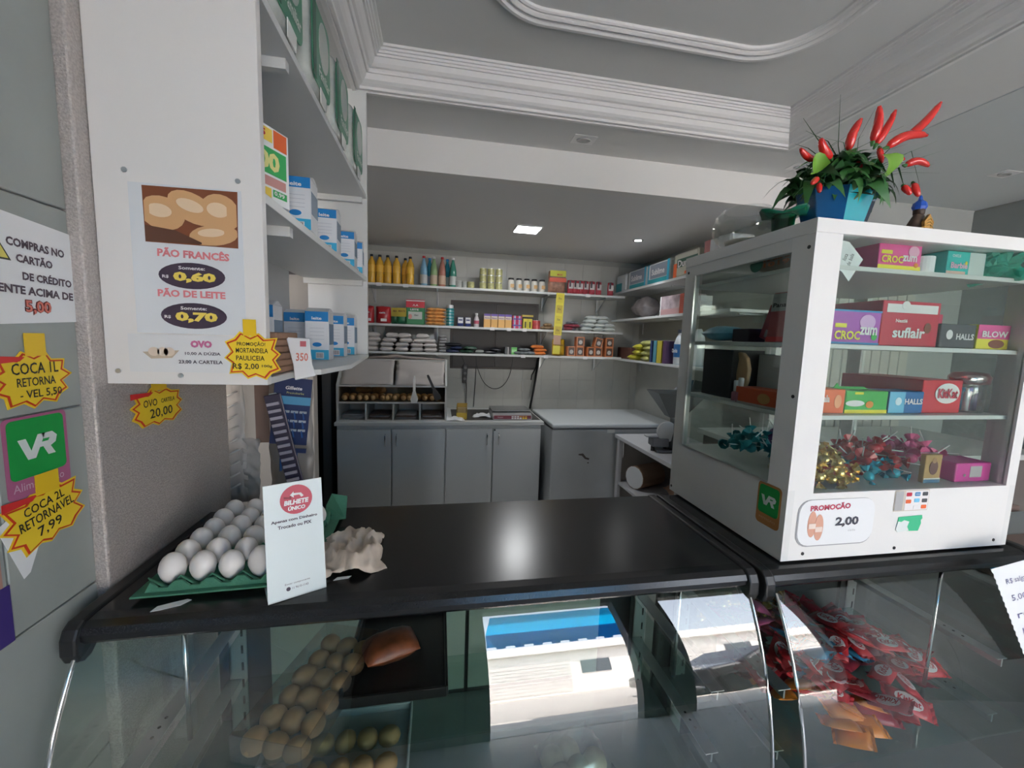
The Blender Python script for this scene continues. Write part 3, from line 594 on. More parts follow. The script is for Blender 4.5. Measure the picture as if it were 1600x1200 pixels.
# stickers and papers on the case
st = thing('payment_sticker', 'green card sticker with orange border on the side of the display case', 'sticker', (XL-.0005, .768, 1.245), -HALF, rx=0)
fprint(st, 'border', rrect(0, 0, .066, .098, .010), 0, C('sticker_orange', .50, .22, .07, .5)); fprint(st, 'green_square', rrect(0, .010, .056, .066, .008), -.0006, C('vr_green', .01, .32, .06, .5))
VRP = [[(-.021, .010), (-.013, .010), (-.008, -.004), (.000, .012), (.008, .012), (-.004, -.012), (-.012, -.012)], [(.004, .012), (.016, .012), (.021, .007), (.019, .000), (.013, -.003), (.018, -.012), (.010, -.012), (.005, -.002), (.001, -.002), (.003, .003), (.011, .003), (.013, .006), (.006, .006)]]
def vr(par, s_, zc, y):
    for p in VRP: G().prism([(x*s_, zc+z*s_) for x, z in p], y-.0005, y).make('lettering', C('sticker_white', .72, .76, .74, .5), par)
vr(st, 1.0, .010, -.0012); text(st, 'REFEIÇÃO', 0, -.034, .046, .007, C('text_beige', .62, .42, .26, .5), y=-.0008)
st = thing('promotion_paper', 'white rounded paper reading PROMOÇÃO 2,00 on the case front', 'paper', (.876, YF-.0006, 1.222))
fprint(st, 'grey_edge', rrect(.001, -.002, .204, .108, .03), 0, C('edge_grey', .35, .35, .36, .4)); fprint(st, 'paper', rrect(.003, -.001, .200, .105, .03), -.0006, PAPER)  # grey edge set slightly wider than the white paper
text(st, 'PROMOÇÃO', -.018, .034, .105, .018, C('promo_red', .50, .05, .10, .5), y=-.0018, bold=.04, rot=.03)
text(st, '2,00', .030, -.002, .062, .024, C('promo_grey', .06, .06, .08, .5), y=-.0018, bold=.04); text(st, 'cada', .045, -.022, .02, .005, C('promo_lgrey', .5, .5, .5, .5), y=-.0018)
for x, z in ((-.062, -.004), (-.044, -.012)): fprint(st, 'sausage_print', ell(x, z, .0115, .030), -.0012-.0004*(x > -.05), C('sausage_pink', .68, .36, .26, .5)); fprint(st, 'sausage_label', rrect(x, z-.004, .018, .012, .002), -.0022, C('sausage_label', .8, .66, .58, .5))
st = thing('card_brands_sticker', 'small sticker of payment card logos on the case front', 'sticker', (1.080, YF-.0006, 1.262), 0)
fprint(st, 'paper', rrect(0, 0, .098, .050, .002), 0, C('sticker_beige', .62, .55, .46, .5)); fprint(st, 'white_area', rrect(.014, 0, .066, .046, .001), -.0006, WH)
for k, (x, z, m_) in enumerate(((-.010, .015, RB), (.014, .015, BLU), (.036, .015, GRY), (-.010, -.002, OR), (.014, 0, LB), (.036, -.001, GRY), (.014, -.017, WH), (.036, -.016, OR))): fprint(st, 'card_logo', rrect(x, z, .015, .009, .002), -.0011, m_)
text(st, 'VISA', .014, .015, .012, .004, WH, y=-.0018); fprint(st, 'grey_column', rrect(-.036, 0, .022, .046, .001), -.0006, C('col_grey', .42, .42, .42, .5))
st = thing('torn_sticker', 'torn green and white sticker on the case front', 'sticker', (1.085, YF-.0006, 1.205), 0)
G().prism([(-.035, .018), (.032, .020), (.034, .012), (.030, .008), (.032, 0), (.026, -.018), (-.034, -.016), (-.038, -.010)], -.0006, 0).make('green_part', C('torn_green', .05, .50, .25, .5), st)
G().prism([(-.036, .008), (-.026, .006), (-.018, .010), (-.004, .006), (-.008, -.006), (-.002, -.016), (-.034, -.018), (-.040, -.012)], -.0012, -.0006).make('white_part', C('torn_white', .72, .78, .76, .6), st)
# ================================================================ on top of the case
ZTOP = 1.8655
t = thing('glass_bowl', 'round clear glass bowl on the case top', 'bowl', (.80, .99, ZTOP))
G().lathe([(.03, .0), (.055, .004), (.078, .028), (.083, .052), (.075, .078), (.058, .096), (.055, .097), (.072, .078), (.080, .052), (.075, .028), (.053, .007), (.02, .004)], 32, cap=False).make('bowl', GL_CLEAR, t, smooth=True)
G().lathe([(.02, .006), (.045, .008), (.05, .016), (.03, .020), (.005, .020)], 16).make('sugar', C('bowl_crumbs', .66, .60, .50, .8), t, smooth=True)
t = thing('green_glass_dish', 'green pressed glass dish with wavy rim on the case top', 'dish', (.800, .868, ZTOP))
t.scale = (.82, .82, .95)
G().lathe([(.024, 0), (.026, .004), (.030, .045), (.034, .050), (.031, .050), (.027, .044), (.023, .006), (.005, .005)], 10, cap=False).make('cup', GL_GREEN, t)
g = G(); vs = []; n = 24
for k, (r_, z) in enumerate(((.030, .048), (.062, .052), (.064, .056), (.030, .052))):
    for i in range(n): a = 2*pi*i/n; vs.append((r_*(1+.16*cos(4*a)*(r_ > .04))*cos(a), r_*(1+.16*cos(4*a)*(r_ > .04))*sin(a), z+.006*cos(4*a)*(r_ > .04)))
g.add(vs, [(k*n+i, k*n+(i+1) % n, (k+1)*n+(i+1) % n, (k+1)*n+i) for k in range(3) for i in range(n)]); g.make('wavy_rim', C('green_glass_solid', .01, .16, .09, .1, alpha=.85), t, smooth=True)
# pepper plant
pp = thing('pepper_plant', 'ornamental red pepper plant in a blue glossy wrapped pot on the case top', 'plant', (.915, .845, ZTOP))
pr = [(.060, 0), (.066, .03), (.080, .085), (.084, .098)]
g = G(); n = 8
vs = [(r_*cos(2*pi*(i+.5)/n)*1.12, r_*.82*sin(2*pi*(i+.5)/n), z) for r_, z in pr for i in range(n)]
fs = [(j*n+i, j*n+(i+1) % n, (j+1)*n+(i+1) % n, (j+1)*n+i) for j in range(3) for i in range(n)] + [tuple(range(n))[::-1]]
g.v = vs; g.f = fs; g.m = [1 if (len(fs) > k and (k % n) in (5,)) else 0 for k in range(len(fs))]
g.make('pot', [C('pot_blue', .01, .10, .28, .12, coat=1), C('pot_turquoise', .02, .42, .50, .12, coat=1)], pp, bevel=.002)
G().lathe([(.07, .082), (.02, .088), (.001, .09)], 12).make('soil', C('moss_dark', .02, .035, .012, .9), pp)
LG = [C('leaf_dark', .02, .085, .022, .45), C('leaf_mid', .04, .16, .035, .45), C('leaf_light', .17, .36, .04, .45), C('grass_teal', .07, .26, .15, .45)]
def leaf_mesh(l, wd, droop):
    g = G(); n = 6; vs = []
    for i in range(n+1):
        u = i/n; w_ = wd*sin(pi*min(1, u**.75*.98+.02)); x = l*u*cos(droop*u); z = -l*u*sin(droop*u)*.8+l*.25*sin(pi*u)
        vs += [(x, -w_/2, z+.15*w_), (x, 0, z), (x, w_/2, z+.15*w_)]
    fs = []
    for i in range(n): a = 3*i; fs += [(a, a+3, a+4, a+1), (a+1, a+4, a+5, a+2)]
    return g.add(vs, fs)
R = random.Random(5)
lm_ = []
for k in range(6):
    o = leaf_mesh(.045+.006*k, .022+.004*(k % 3), .5+.15*k).make('leaf', LG[k % 2], pp, smooth=True); lm_.append(o.data); o.location = (0, 0, .12)
for i in range(250):
    o = bpy.data.objects.new('leaf', lm_[i % 6]); COL.objects.link(o); o.parent = pp
    a = R.uniform(0, 2*pi); h = R.random(); r_ = R.random()**.6*(.085 if h < .55 else .05)
    o.location = (r_*cos(a)*1.25, r_*sin(a)*.9, .085+.085*h*(1-(r_/.12)**2)); o.rotation_euler = (R.uniform(-.9, .9), R.uniform(-1.1, .12), a+R.uniform(-.7, .7)); s_ = R.uniform(.6, 1.1); o.scale = (s_, s_, s_)
for (x, z, s_, ry) in ((.030, .160, 1.25, 1.1), (-.10, .130, 1.1, .2)):
    o = leaf_mesh(.05, .04, .7).make('bright_leaf', LG[2], pp, smooth=True); o.location = (x-.005, -.075, z); o.rotation_euler = (.9, ry, -.6 if x > 0 else 2.7); o.scale = (s_,)*3
def P0(x, z, y=.82): return Vector((x-.915, y-.845, z-ZTOP+0))
def pepper(b, tp, r_, y=.80, name='pepper', bend=.012):
    B = P0(b[0], b[1], y); E_ = P0(tp[0], tp[1], y-.01); pts = []; n = 8
    per = Vector((-(E_-B).z, 0, (E_-B).x)).normalized()
    for i in range(n+1): u = i/n; pts.append(B.lerp(E_, u)+per*bend*sin(pi*u))
    R_ = [r_*q for q in (.35, .85, 1, 1, .97, .90, .80, .66, .34)]
    o = G().tube(pts, R_, 10).make(name, C('pepper_red', .72, .025, .02, .16, coat=.6), pp, smooth=True)
    G().tube([B-(E_-B)*.12, B+(E_-B)*.03], [.002, .005], 6).make('calyx', LG[1], o)
for b, e_, r_, bd in [((.885, 2.040), (.897, 2.103), .0095, .006), ((.945, 2.065), (.940, 2.135), .0095, -.006), ((.955, 2.06), (.984, 2.132), .008, -.003), ((.985, 2.058), (1.078, 2.090), .0105, .012), ((1.035, 2.085), (1.104, 2.163), .0095, -.006),
                     ((.842, 2.020), (.800, 2.052), .0095, .006), ((.798, 2.012), (.752, 2.026), .007, .004), ((1.042, 2.026), (1.095, 2.026), .0085, .01), ((.965, 2.055), (.966, 2.020), .006, 0), ((1.005, 2.045), (1.025, 2.032), .006, 0),
                     ((1.043, 1.982), (1.055, 1.960), .007, 0), ((1.070, 1.990), (1.078, 1.958), .0075, 0), ((.812, 1.975), (.790, 1.958), .007, 0), ((.818, 1.965), (.812, 1.942), .006, 0), ((.905, 2.02), (.915, 2.005), .005, 0)]:
    pepper(b, e_, r_, bend=bd)
def blade(pts, r_, m_, name='grass_blade'):
    P = [P0(*p) for p in pts]; Q = []
    for i in range(len(P)-1):
        for u in (0, .33, .66): Q.append(P[i].lerp(P[i+1], u))
    Q.append(P[-1]); n = len(Q)
    G().tube(Q, [r_*(1-.85*i/(n-1)) for i in range(n)], 4, flat=.35).make(name, m_, pp)
for pts, r_, k in [([(.90, 1.99), (.878, 2.06), (.869, 2.165)], .0022, 0), ([(.93, 1.99), (.93, 2.08), (.966, 2.15)], .0014, 0), ([(.92, 1.99), (.84, 2.05), (.78, 2.105)], .0028, 0), ([(.92, 1.99), (.85, 2.065), (.79, 2.08)], .0022, 0),
                   ([(.92, 1.99), (1.06, 2.06), (1.15, 2.10)], .0022, 3), ([(.96, 2.0), (1.07, 2.045), (1.17, 2.08)], .002, 3), ([(.95, 1.99), (1.06, 2.02), (1.17, 2.03)], .0015, 0), ([(.90, 1.99), (.80, 2.01), (.745, 1.985)], .0014, 0),
                   ([(.90, 1.97), (.83, 1.965), (.775, 1.915)], .0016, 0), ([(.88, 1.99), (.80, 2.0), (.782, 1.93)], .0014, 0), ([(.90, 1.99), (.855, 2.005), (.845, 1.93)], .0026, 3), ([(.96, 2.0), (1.08, 2.07), (1.12, 1.99)], .0013, 0),
                   ([(.92, 1.99), (.80, 2.045), (.765, 2.05)], .002, 0), ([(.93, 2.0), (.86, 2.03), (.80, 1.99)], .0030, 3)]: blade(pts, r_, LG[k])
for i in range(46):
    a = R.uniform(-.2, pi+.2); l = R.uniform(.05, .11); x0 = .925+R.uniform(-.03, .05); z0 = 2.0
    if R.random() < .5: a = R.uniform(.15, .7)
    blade([(x0, z0), (x0+l*.55*cos(a), z0+l*.6*sin(a)+.012, R.uniform(.79, .9)), (x0+l*1.1*cos(a), z0+l*.85*sin(a), R.uniform(.76, .92))], R.uniform(.0012, .003), LG[R.choice((0, 1, 3, 3))])
for pts, r_, k in [([(.98, 1.99), (1.03, 2.02), (1.046, 1.985)], .0020, 0), ([(.98, 2.0), (1.05, 2.03), (1.071, 1.992)], .0020, 0), ([(.88, 2.0), (.84, 2.02), (.80, 2.012)], .0022, 0), ([(.90, 1.99), (.85, 2.01), (.842, 2.02)], .0024, 0), ([(.96, 2.0), (1.02, 2.02), (1.042, 2.026)], .0022, 0), ([(.87, 1.97), (.84, 1.98), (.814, 1.974)], .002, 0), ([(.96, 2.0), (1.0, 2.05), (1.034, 2.084)], .0024, 0)]: blade(pts, r_*2, LG[k], 'stem')
# statuette
t = thing('statuette', 'small wrapped figurine with blue crown on the case top', 'figurine', (1.098, .80, ZTOP))
t.scale = (1.1, 1.1, 1.15)
G().lathe([(.028, 0), (.029, .008), (.021, .030), (.012, .046), (.007, .052)], 14, sy=.7).make('cloak', C('cloak_dark', .10, .06, .04, .4, noise=.7, scale=60), t, smooth=True)
G().prism([(-.006, .004), (.006, .004), (.012, .030), (.0, .045), (-.012, .030)], -.022, -.016).make('robe_front', C('robe_ochre', .55, .28, .06, .5), t)
G().lathe([(.002, .044), (.010, .050), (.0105, .058), (.004, .066)], 10).make('head', C('head_dark', .05, .03, .02, .5), t, smooth=True)
G().lathe([(.010, .058), (.013, .064), (.011, .072), (.004, .078), (.003, .084), (.001, .087)], 8).make('crown', C('crown_blue', .02, .10, .50, .4), t)
for k in range(5): G().tube([(-.024+.004*k, -.020, .006+.006*k), (0, -.024, .012+.006*k), (.024-.004*k, -.020, .004+.007*k)], .0009, 4).make('gold_thread', GOLD, t)
# ================================================================ egg tray on the counter
TG = C('pulp_green', .055, .20, .125, .9, bump=.2, scale=200)
et = thing('egg_tray', 'green pulp egg tray on the black counter top', 'tray', (-.378, .918, 1.1305), rad(2))
g = G(); px_, py_ = .049, .049; NX, NY = 5, 6; n = 4; vs = []; W = NX*n+1; H = NY*n+1
for j in range(H):
    for i in range(W):
        x = (i/n-NX/2)*px_; y = (j/n-NY/2)*py_
        u = cos(2*pi*i/n)*.5+.5; v = cos(2*pi*j/n)*.5+.5
        z = .004+.034*(u*v)+.012*max(u, v)*(1-u*v)
        if i in (0, W-1) or j in (0, H-1): z = .014+.022*(u if j in (0, H-1) else v)*(v if i in (0, W-1) else 1)
        vs.append((x, y, z))
g.add(vs, [(j*W+i, j*W+i+1, (j+1)*W+i+1, (j+1)*W+i) for j in range(H-1) for i in range(W-1)])
o = g.make('cell_sheet', TG, et, smooth=True)
m_ = o.modifiers.new('t', 'SOLIDIFY'); m_.thickness = .0022
hx, hy = NX*px_/2, NY*py_/2
G().box(-hx-.020, hx+.020, -hy-.018, -hy+.004, .008, .0115).box(-hx-.020, hx+.020, hy-.004, hy+.018, .008, .0115).box(-hx-.020, -hx+.004, -hy, hy, .008, .0115).box(hx-.004, hx+.020, -hy, hy, .008, .0115).make('rim', TG, et, bevel=.001)
for sy, y0 in ((-1, -hy-.006), (1, hy+.006)):
    pts = [(-hx-.004, .010)]
    for i in range(NX): c0 = -hx+px_*i; pts += [(c0+.006, .030), (c0+.017, .019), (c0+.032, .019), (c0+.043, .030)]
    pts += [(hx+.004, .010)]
    G().prism(pts[::-1], y0-.002, y0+.002).make('scalloped_side', TG, et)
for k in range(NX): G().lathe([(.008, 0), (.012, .010)], 10, (k-2)*px_, -hy+.012).make('foot', TG, et)
EGG = C('eggshell', .80, .76, .73, .42)
ep = [(.0005, 0), (.008, .0022), (.0145, .0085), (.0185, .0165), (.0213, .027), (.0213, .033), (.019, .042), (.0145, .050), (.008, .0555), (.0005, .0575)]
e0 = None; cs, sn = cos(rad(2)), sin(rad(2))
for j in range(NY):
    for i in range(NX):
        if (i, j) in ((3, 1), (3, 2), (4, 3), (4, 2), (4, 5), (3, 5)): continue
        x = (i+.5-NX/2)*px_; y = (j+.5-NY/2)*py_
        loc = (-.378+x*cs-y*sn, .918+x*sn+y*cs, 1.1385)
        lb = 'white egg, %s from the left in the %s row of the green tray' % (ordn(i), ['front', 'second', 'third', 'fourth', 'fifth', 'rear'][j])
        if e0 is None:
            e0 = thing('egg', lb, 'egg', loc, 0, 'white eggs in the green tray'); G().lathe(ep, 20, cap=False).make('shell', EGG, e0, smooth=True)
        else: dup(e0, loc, lb, rz=i*1.3, rx=R.uniform(-.12, .12), ry=R.uniform(-.12, .12), scale=R.uniform(.96, 1.03))
# rear corner flap of pulp
G().add([(hx-.01, hy-.05, .01), (hx+.035, hy-.045, .012), (hx+.03, hy+.008, .05), (hx-.008, hy+.01, .058), (hx-.02, hy+.0, .03)], [(0, 1, 2, 3, 4)]).make('corner_flap', TG, et).modifiers.new('s', 'SOLIDIFY').thickness = .002
# acrylic sign (code left blank)
sg = thing('counter_sign', 'white upright counter sign with a round red emblem beside the eggs', 'sign', (-.243, .736, 1.1305), math.atan2(.039, .079))
A = .094; Hh = .205
T = Matrix.Rotation(rad(-10), 4, 'X')
sp = bpy.data.objects.new('sign_face', None)
def onface(o): o.rotation_euler = (rad(-8), 0, 0); return o
onface(G().box(-A/2, A/2, 0, .0025, .001, Hh).make('sign_board', C('sign_white', .68, .76, .77, .3), sg, bevel=.0004, seg=1))
G().box(-A/2, A/2, -.0, .055, .0, .0022).make('sign_foot', C('acrylic', .6, .66, .66, .2), sg)
q = onface(fprint(sg, 'red_emblem', ell(.004, Hh*.845, .026, .026, 32), -.0003, C('emblem_red', .50, .03, .07, .4)))
onface(text(sg, 'BILHETE', .004, Hh*.825, .040, .0085, WH, y=-.0014, bold=.05, shear=.15)); onface(text(sg, 'ÚNICO', .004, Hh*.775, .028, .0085, WH, y=-.0014, bold=.05, shear=.15))
onface(G().prism([(-.006, .182), (.0, .188), (.0, .185), (.012, .184), (.016, .178), (.012, .176), (.009, .181), (.0, .181), (.0, .177)], -.0016, -.0011).make('arrow', WH, sg))
onface(G().prism([(-.016, .181), (-.008, .179), (-.004, .182), (-.004, .174), (-.008, .176), (-.016, .177)], -.0016, -.0011).make('arrow', C('emblem_dark', .25, .01, .03, .5), sg))
onface(text(sg, 'Apenas com Dinheiro', .0, Hh*.675, .074, .0065, PURP, y=-.0008, bold=.03)); onface(text(sg, 'Trocado ou PIX', .0, Hh*.625, .054, .0060, PURP, y=-.0008, bold=.03))
onface(text(sg, 'Enviar comprovante', .0, Hh*.125, .040, .0040, PURP, y=-.0008)); onface(text(sg, '11 9610-1143', .004, Hh*.085, .026, .0040, PURP, y=-.0008)); onface(fprint(sg, 'phone_mark', ell(-.015, Hh*.085, .0035, .0035, 12), -.0008, PURP))
# crumpled cloth
t = thing('cleaning_cloth', 'crumpled beige cloth on the black counter beside the sign', 'cloth', (-.186, .875, 1.1305), rad(10))
def crumple(w_, d_, h_, seed, n=26, k=18):
    Rr = random.Random(seed); from mathutils import noise
    g = G(); vs = []
    for j in range(k+1):
        for i in range(n+1):
            u = -1+2*i/n; v = -1+2*j/k; e = max(0, 1-(u*u*.8+v*v*.8))**.7
            nz_ = noise.noise(Vector((u*2.2+seed, v*2.6, .3))); n2 = abs(noise.noise(Vector((u*5+seed, v*6, 1.7))))
            an = math.atan2(v, u); r_ = 1+.34*noise.noise(Vector((cos(an)*1.6, sin(an)*1.6, seed)))+.10*noise.noise(Vector((cos(an)*5, sin(an)*5, seed+3)))
            vs.append((u*w_/2*r_+.01*n2, v*d_/2*r_, .0012+h_*min(1, e*1.6)*(.30+.75*(1-min(1, 3.2*abs(noise.noise(Vector((u*1.9+seed*2, v*2.3, 4.1))))))+.25*n2)))
    g.add(vs, [(j*(n+1)+i, j*(n+1)+i+1, (j+1)*(n+1)+i+1, (j+1)*(n+1)+i) for j in range(k) for i in range(n)]); return g
o = crumple(.135, .155, .034, 3).make('cloth', C('cloth_beige', .62, .52, .43, .85, noise=.12, scale=30), t, smooth=True); o.modifiers.new('s', 'SOLIDIFY').thickness = .001
def scrap(label, loc, rz, pts):
    t = thing('paper_scrap', label, 'paper', loc, rz); G().hprism(pts, 0, .0006).make('paper', PAPER, t)
scrap('torn white paper scrap on the counter in front of the eggs', (-.445, .738, 1.1303), .25, [(-.026, -.010), (-.012, -.011), (.014, -.008), (.027, .003), (.020, .008), (0, .006), (-.020, .003)])
scrap('tiny grey paper scrap on the counter beside the sign', (-.180, .783, 1.1303), .2, [(-.015, -.004), (.012, -.005), (.018, .002), (-.008, .005)])
# ================================================================ papers and tags on the left wall
XW = -.5995
def star(name, label, loc, rz, w_, h_, lines, n=11, rot=0, seed=1, tape=None, redflap=True):
    t = thing(name, label, 'price tag', loc, rz, None, 0, 0); Rr = random.Random(seed)
    def zig(s1, s2):
        o = []
        Rr = random.Random(seed)
        for i in range(2*n):
            a = 2*pi*i/(2*n)+.1; k = (s1 if i % 2 == 0 else s2)*Rr.uniform(.95, 1.05)
            # squarish burst
            c_, s_ = cos(a), sin(a); q = 1/max(abs(c_)**1.0, abs(s_)**1.0)**.55
            x, z = k*q*c_*w_/2, k*q*s_*h_/2; o.append((x*cos(rot)-z*sin(rot), x*sin(rot)+z*cos(rot)))
        return o
    fprint(t, 'card', zig(1, .80), 0, YEL, .0008); fprint(t, 'red_zigzag', zig(.93, .74), -.0012, C('burst_red', .62, .05, .01, .5)); fprint(t, 'yellow_face', zig(.86, .68), -.0017, YEL)
    if tape: x, z, a, b = tape; G().box(x-a/2, x+a/2, -.0026, -.0018, z-b/2, z+b/2).make('tape', YEL2, t)
    if redflap: G().prism([(-w_*.48, h_*.44), (-w_*.10, h_*.40), (-w_*.16, h_*.33), (-w_*.48, h_*.30)], -.0024, -.0018).make('red_corner', C('corner_red', .65, .03, .03, .5), t)
    for s_, cx_, cz_, ww, hh in lines: text(t, s_, cx_, cz_, ww, hh, BLK, y=-.0032, bold=.01, rot=rot)
    return t
t = thing('credit_card_notice', 'white notice about card purchases above 5,00 on the grey tiles', 'notice', (XW, .735, 1.675), HALF)
G().prism([(-.085, .085), (.078, .072), (.079, -.068), (-.085, -.078)], -.0008, 0).make('paper', PAPER, t)
for s_, x, z, ww, hh in (('COMPRAS NO', .010, .040, .090, .0125), ('CARTÃO', .005, .020, .056, .0145), ('DE CRÉDITO', .024, -.005, .080, .0145), ('SOMENTE ACIMA DE', -.010, -.026, .150, .0125)): text(t, s_, x, z, ww, hh, C('notice_dark', .10, .07, .09, .5), y=-.0014, bold=.04, rot=-.03)
text(t, '5,00', .004, -.050, .042, .023, C('notice_outline', .16, .02, .02, .5), y=-.0014, bold=.08); text(t, '5,00', .004, -.050, .040, .020, C('notice_red', .72, .20, .15, .5), y=-.0020, bold=.02)
G().prism([(-.060, .014), (-.045, .040), (-.030, .014)], -.0014, -.0008).make('warning_triangle', C('tri_dark', .05, .05, .03, .5), t); G().prism([(-.056, .0165), (-.045, .036), (-.034, .0165)], -.0018, -.0014).make('triangle_face', C('tri_yellow', .75, .65, .15, .5), t)
star('price_tag', 'yellow starburst tag reading COCA 1L above the green sticker', (XW, .722, 1.518), HALF, .125, .085, [('COCA 1L', .002, .017, .072, .017), ('RETORNA', .002, -.003, .060, .013), ('- VEL 5,50', .008, -.022, .066, .014)], seed=2, tape=(.005, .052, .032, .034))
st = thing('payment_sticker', 'green card sticker with pink border on the grey wall tiles', 'sticker', (XW, .719, 1.405), HALF)
fprint(st, 'pink_border', rrect(0, 0, .100, .120, .008), 0, C('vr_pink', .42, .12, .24, .5)); fprint(st, 'green_square', rrect(.0, .012, .088, .088, .008), -.0006, MATS['vr_green']); vr(st, 1.45, .012, -.0012); text(st, 'Alimentação', -.002, -.045, .080, .015, C('vr_text', .60, .42, .52, .5), y=-.0008)
star('price_tag', 'yellow starburst tag reading COCA 2L below the green sticker', (XW, .722, 1.305), HALF, .135, .095, [('COCA 2L', -.004, .022, .066, .014), ('RETORNAVEL', 0, .004, .090, .015), ('7,99', .002, -.018, .040, .018)], rot=.16, seed=5, tape=(.004, .052, .038, .032))
t = thing('service_card', 'white card slip half behind the lower yellow tag', 'card', (XW-.0002, .700, 1.285), HALF); G().prism([(-.05, .03), (.0, .055), (.03, .03), (-.01, -.055), (-.02, -.06)], -.0005, 0).make('paper', PAPER, t)
t = thing('wall_poster', 'edge of a pink and violet poster on the grey tiles at the far left', 'poster', (XW, .620, 1.20), HALF); G().box(-.05, .030, -.0008, 0, -.03, .12).make('pink_area', C('poster_pink', .45, .25, .20, .5), t); G().box(-.05, .038, -.0014, -.0008, -.055, .03).make('violet_area', C('poster_violet', .05, .03, .18, .5), t)
star('price_tag', 'yellow starburst tag reading OVO CARTELA 20,00 on the glitter wall', (-.5775, .955, 1.437), HALF, .165, .082, [('OVO', -.028, .012, .040, .015), ('CARTELA', .026, .012, .044, .009), ('20,00', .004, -.012, .070, .022)], seed=8, tape=(.002, .050, .046, .030))
# ================================================================ shelf unit with the white end board
un = thing('wall_shelf_unit', 'tall white shelf unit with a board end facing the shop', 'shelf unit', (-.45, 1.38, 1.5))
ux, uy, uz = -.45, 1.38, 1.5
def U(g, n, m=SHELFW, par=None, **k):
    g.v = [(a-ux, b-uy, c_-uz) for a, b, c_ in g.v]; return g.make(n, m, par or un, **k)
U(G().box(-.579, -.318, .830, .848, 1.500, 2.629), 'end_board', C('board_white', .78, .755, .73, .4), bevel=.001)
U(G().box(-.579, -.572, .848, 1.72, 1.54, 2.45), 'back_panel', C('unit_back', .50, .51, .52, .5))
U(G().box(-.565, -.318, 1.925, 1.943, 1.515, 2.63), 'far_panel', SHELFW)
for z, y0 in ((2.190, .848), (1.838, .848)):
    U(G().box(-.578, -.320, y0, 1.925, z, z+.018), 'shelf', SHELFW, bevel=.001)
    for yb in (1.02, 1.90): U(G().box(-.576, -.335, yb, yb+.02, z-.022, z), 'batten', SHELFW)
U(G().hprism([(-.575, .848), (-.320, .848), (-.320, 1.03), (-.285, 1.06), (-.255, 1.26), (-.318, 1.95), (-.575, 1.95)], 1.500, 1.513), 'bottom_shelf', SHELFW, bevel=.001)
for x, z in ((-.531, 1.863), (-.356, 1.861), (-.561, 1.519), (-.463, 1.512)): U(G().lathe([(.0045, 0), (.0045, .0015)], 10, T=Matrix.Translation((x, .830, z+.004)) @ Matrix.Rotation(HALF, 4, 'X')), 'screw', STEEL)
# poster with prices
t = thing('price_poster', 'white bread price poster on the board end of the shelf unit', 'poster', (-.437, .8295, 1.72), 0)
G().box(-.090, .086, -.0006, 0, -.128, .128).make('plastic_sleeve', C('poster_sheet', .72, .74, .76, .25), t)
ph = fprint(t, 'bread_photo', [(-.068, .030), (-.069, .124), (.080, .126), (.078, .028)], -.0008, C('photo_brown', .22, .07, .03, .5), .0003)
for x, z, a, b, r_ in ((-.040, .080, .036, .028, -.3), (.008, .092, .042, .024, -.5), (.052, .088, .034, .030, -.7), (.040, .048, .040, .018, .15)):
    ea = [((cx_*cos(r_)-cz_*sin(r_))+x, (cx_*sin(r_)+cz_*cos(r_))+z) for cx_, cz_ in ell(0, 0, a, b, 20)]
    ea = [(min(.0775, max(-.067, p[0])), min(.124, max(.030, p[1]))) for p in ea]
    fprint(ph, 'bread_print', ea, -.0014-.0004*abs(x), C('photo_crust', .66, .38, .18, .5), .0003)
    fprint(ph, 'bread_print', [((p[0]-x)*.55+x-.004, (p[1]-z)*.4+z+.004) for p in ea], -.0020-.0004*abs(x), C('photo_crumb', .80, .60, .40, .5), .0002)
fprint(ph, 'basket_print', [(-.067, .031), (-.067, .058), (-.02, .052), (.02, .034), (.02, .031)], -.0024, C('photo_basket', .12, .05, .03, .5), .0002)
text(t, 'PÃO FRANCÊS', .006, .0135, .114, .0165, PINKT, y=-.0014, bold=.04, rot=-.02); text(t, 'PÃO DE LEITE', .0, -.0555, .108, .0155, PINKT, y=-.0014, bold=.04)
for z, pz in ((-.025, '0,60'), (-.0955, '0,70')):
    fprint(t, 'dark_oval', ell(.002, z, .053, .023), -.0012, PURP, .0004); text(t, 'Somente:', .002, z+.0135, .042, .006, WH, y=-.0022, bold=.02); text(t, pz, .006, z-.003, .068, .0195, C('price_yellow', .85, .65, .12, .5), y=-.0022, bold=.06); text(t, 'R$', -.040, z-.003, .010, .006, WH, y=-.0022, bold=.03)
t = thing('egg_price_sheet', 'white sheet with egg prices under the bread poster', 'poster', (-.462, .8290, 1.556), 0)
G().box(-.080, .082, -.0006, 0, -.034, .034).make('paper', C('sheet_white', .74, .74, .74, .5), t)
text(t, 'OVO', .036, .018, .035, .013, C('ovo_pink', .55, .15, .30, .5), y=-.0014, bold=.07); text(t, '10,00 A DÚZIA', .038, .001, .058, .0075, PURP, y=-.0014, bold=.02); text(t, '23,00 A CARTELA', .034, -.015, .072, .0075, PURP, y=-.0014, bold=.02)
fprint(t, 'tray_print', [(-.058, .002), (.0, .006), (-.012, -.008), (-.045, -.010)], -.0012, C('tray_print', .55, .44, .33, .6), .0003)
for x in (-.040, -.026, -.016): fprint(t, 'egg_print', ell(x, .003, .009, .008, 14), -.0018, C('egg_print', .75, .62, .50, .6), .0003)
star('price_tag', 'yellow starburst tag about mortadella on the lower right of the board', (-.340, .8275, 1.555), 0, .098, .090, [('PROMOÇÃO!', -.002, .022, .048, .0095), ('MORTANDELA', -.001, .010, .054, .009), ('PAULICEIA', -.004, -.004, .048, .009), ('R$ 2,00', -.012, -.020, .044, .012), ('100g', .024, -.019, .018, .006)], seed=4, n=10, tape=(-.004, .052, .022, .030), redflap=False)
